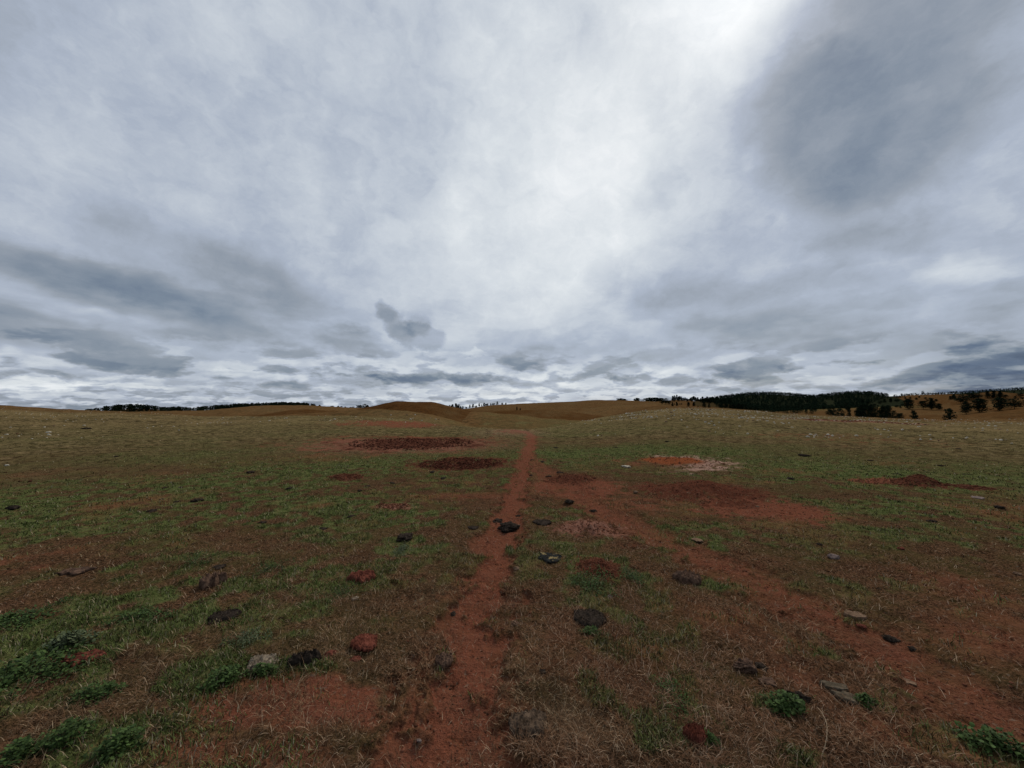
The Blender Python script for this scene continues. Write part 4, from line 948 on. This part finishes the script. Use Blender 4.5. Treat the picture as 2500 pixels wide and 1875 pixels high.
# streaked high cloud sheet, puffier rows low down
plw = vadd(pl, vscale(wc, 1.1))
st = t.new('ShaderNodeMapping', inp={'Vector': plw, 'Rotation': (0, 0, math.radians(-6)), 'Scale': (1.0, .33, 1)}).outputs[0]
n_hi = t.noise(st, 1.5, 6, .55, .3); n_lo = t.noise(plw, .45, 7, .55, .15)
n_mid = t.noise(vadd(d0, vscale(wc2, .10)), 6.0, 6, .6, .2)
el = zz
def term(V, n, amp): return t.math('ADD', V, t.math('MULTIPLY', t.math('SUBTRACT', n, .5), amp))
V = term(V, n_hi, t.mr(el, .08, .4, .10, .19)); V = term(V, n_lo, t.mr(el, .02, .35, .16, .05)); V = term(V, n_mid, t.mr(el, .1, .5, .15, .22))
V = term(V, t.noise(vadd(dcrisp, vscale(wc, .12)), 10.0, 8, .66, .2), t.mr(el, .1, .3, .07, .19))
# rows of small cumulus low over the horizon: grey bodies, light upper rims
def cumulus(scale, zsc, seed, lift, lo, hi):
    def c(dz):
        v = t.new('ShaderNodeVectorMath', operation='MULTIPLY_ADD', inp={0: vadd(d0, vscale(wc2, .012)), 1: (1, 1, zsc), 2: (seed, seed * .7, dz)}).outputs[0]
        return t.mr(t.noise(v, scale, 5, .55), lo, hi, 0, 1, True)
    a, b = c(0.0), c(lift)
    return a, t.math('SUBTRACT', a, b)
for (scale, zsc, seed, lift, e0, e1, e2, body, rim) in ((4.5, 3.2, 3.1, .10, .06, .16, .36, .075, .05), (9, 3.2, 8.3, .06, .01, .06, .17, .12, .20), (20, 4.2, 1.7, .045, -.01, .0, .07, .11, .19)):
    a, r_ = cumulus(scale, zsc, seed, lift, .46, .58)
    w = t.math('MULTIPLY', t.mr(el, e0, e1, 0, 1, True), t.mr(el, e1, e2, 1, 0, True))
    V = t.math('SUBTRACT', V, t.math('MULTIPLY', t.math('MULTIPLY', a, body), w))
    V = t.math('ADD', V, t.math('MULTIPLY', t.math('MULTIPLY', r_, rim), w))
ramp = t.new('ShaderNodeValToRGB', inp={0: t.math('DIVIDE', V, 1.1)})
def lin(c): c /= 255; return c / 12.92 if c < .04045 else ((c + .055) / 1.055) ** 2.4
stops = [(.30, (56, 74, 102)), (.40, (88, 105, 130)), (.50, (124, 137, 153)), (.60, (150, 159, 171)), (.70, (172, 182, 198)), (.78, (197, 205, 215)), (.88, (221, 227, 232)), (.98, (244, 247, 249)), (1.10, (255, 255, 255))]
cr = ramp.color_ramp
while len(cr.elements) < len(stops): cr.elements.new(.5)
for e, (p, c) in zip(cr.elements, stops): e.position = p / 1.1; e.color = (lin(c[0]), lin(c[1]), lin(c[2]), 1)
# clear sky above the cloud deck, hardly seen through it
SUN = sun_dir(1775, -20); s_el = math.asin(SUN.z); s_az = math.atan2(SUN.x, SUN.y)
sky = t.new('ShaderNodeTexSky', sky_type='NISHITA', sun_disc=False, sun_elevation=s_el, sun_rotation=s_az)
clear = t.new('ShaderNodeVectorMath', operation='SCALE', inp={0: sky.outputs[0], 'Scale': .08}).outputs[0]
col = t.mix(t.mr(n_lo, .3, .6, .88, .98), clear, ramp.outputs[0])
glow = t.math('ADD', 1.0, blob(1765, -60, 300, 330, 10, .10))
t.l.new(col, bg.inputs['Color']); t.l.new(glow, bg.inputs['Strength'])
W.cycles.sampling_method = 'MANUAL'; W.cycles.sample_map_resolution = 512

sd = bpy.data.lights.new('sun', 'SUN'); sd.energy = 1.5; sd.angle = math.radians(10); sd.color = (1, .93, .82)
so = bpy.data.objects.new('sun', sd); COL.objects.link(so); so.rotation_euler = SUN.to_track_quat('Z', 'Y').to_euler()

cd = bpy.data.cameras.new('camera'); co = bpy.data.objects.new('camera', cd); COL.objects.link(co)
cd.sensor_width = 36; cd.lens = F / 2500 * 36; cd.clip_start = .05; cd.clip_end = 20000
co.location = (0, 0, CAMH); co.rotation_euler = (math.pi / 2 + TH, 0, 0); S.camera = co
S.view_settings.view_transform = 'Standard'; S.view_settings.look = 'None'; S.view_settings.exposure = 0; S.view_settings.gamma = 1
S.cycles.max_bounces = 4; S.cycles.diffuse_bounces = 2
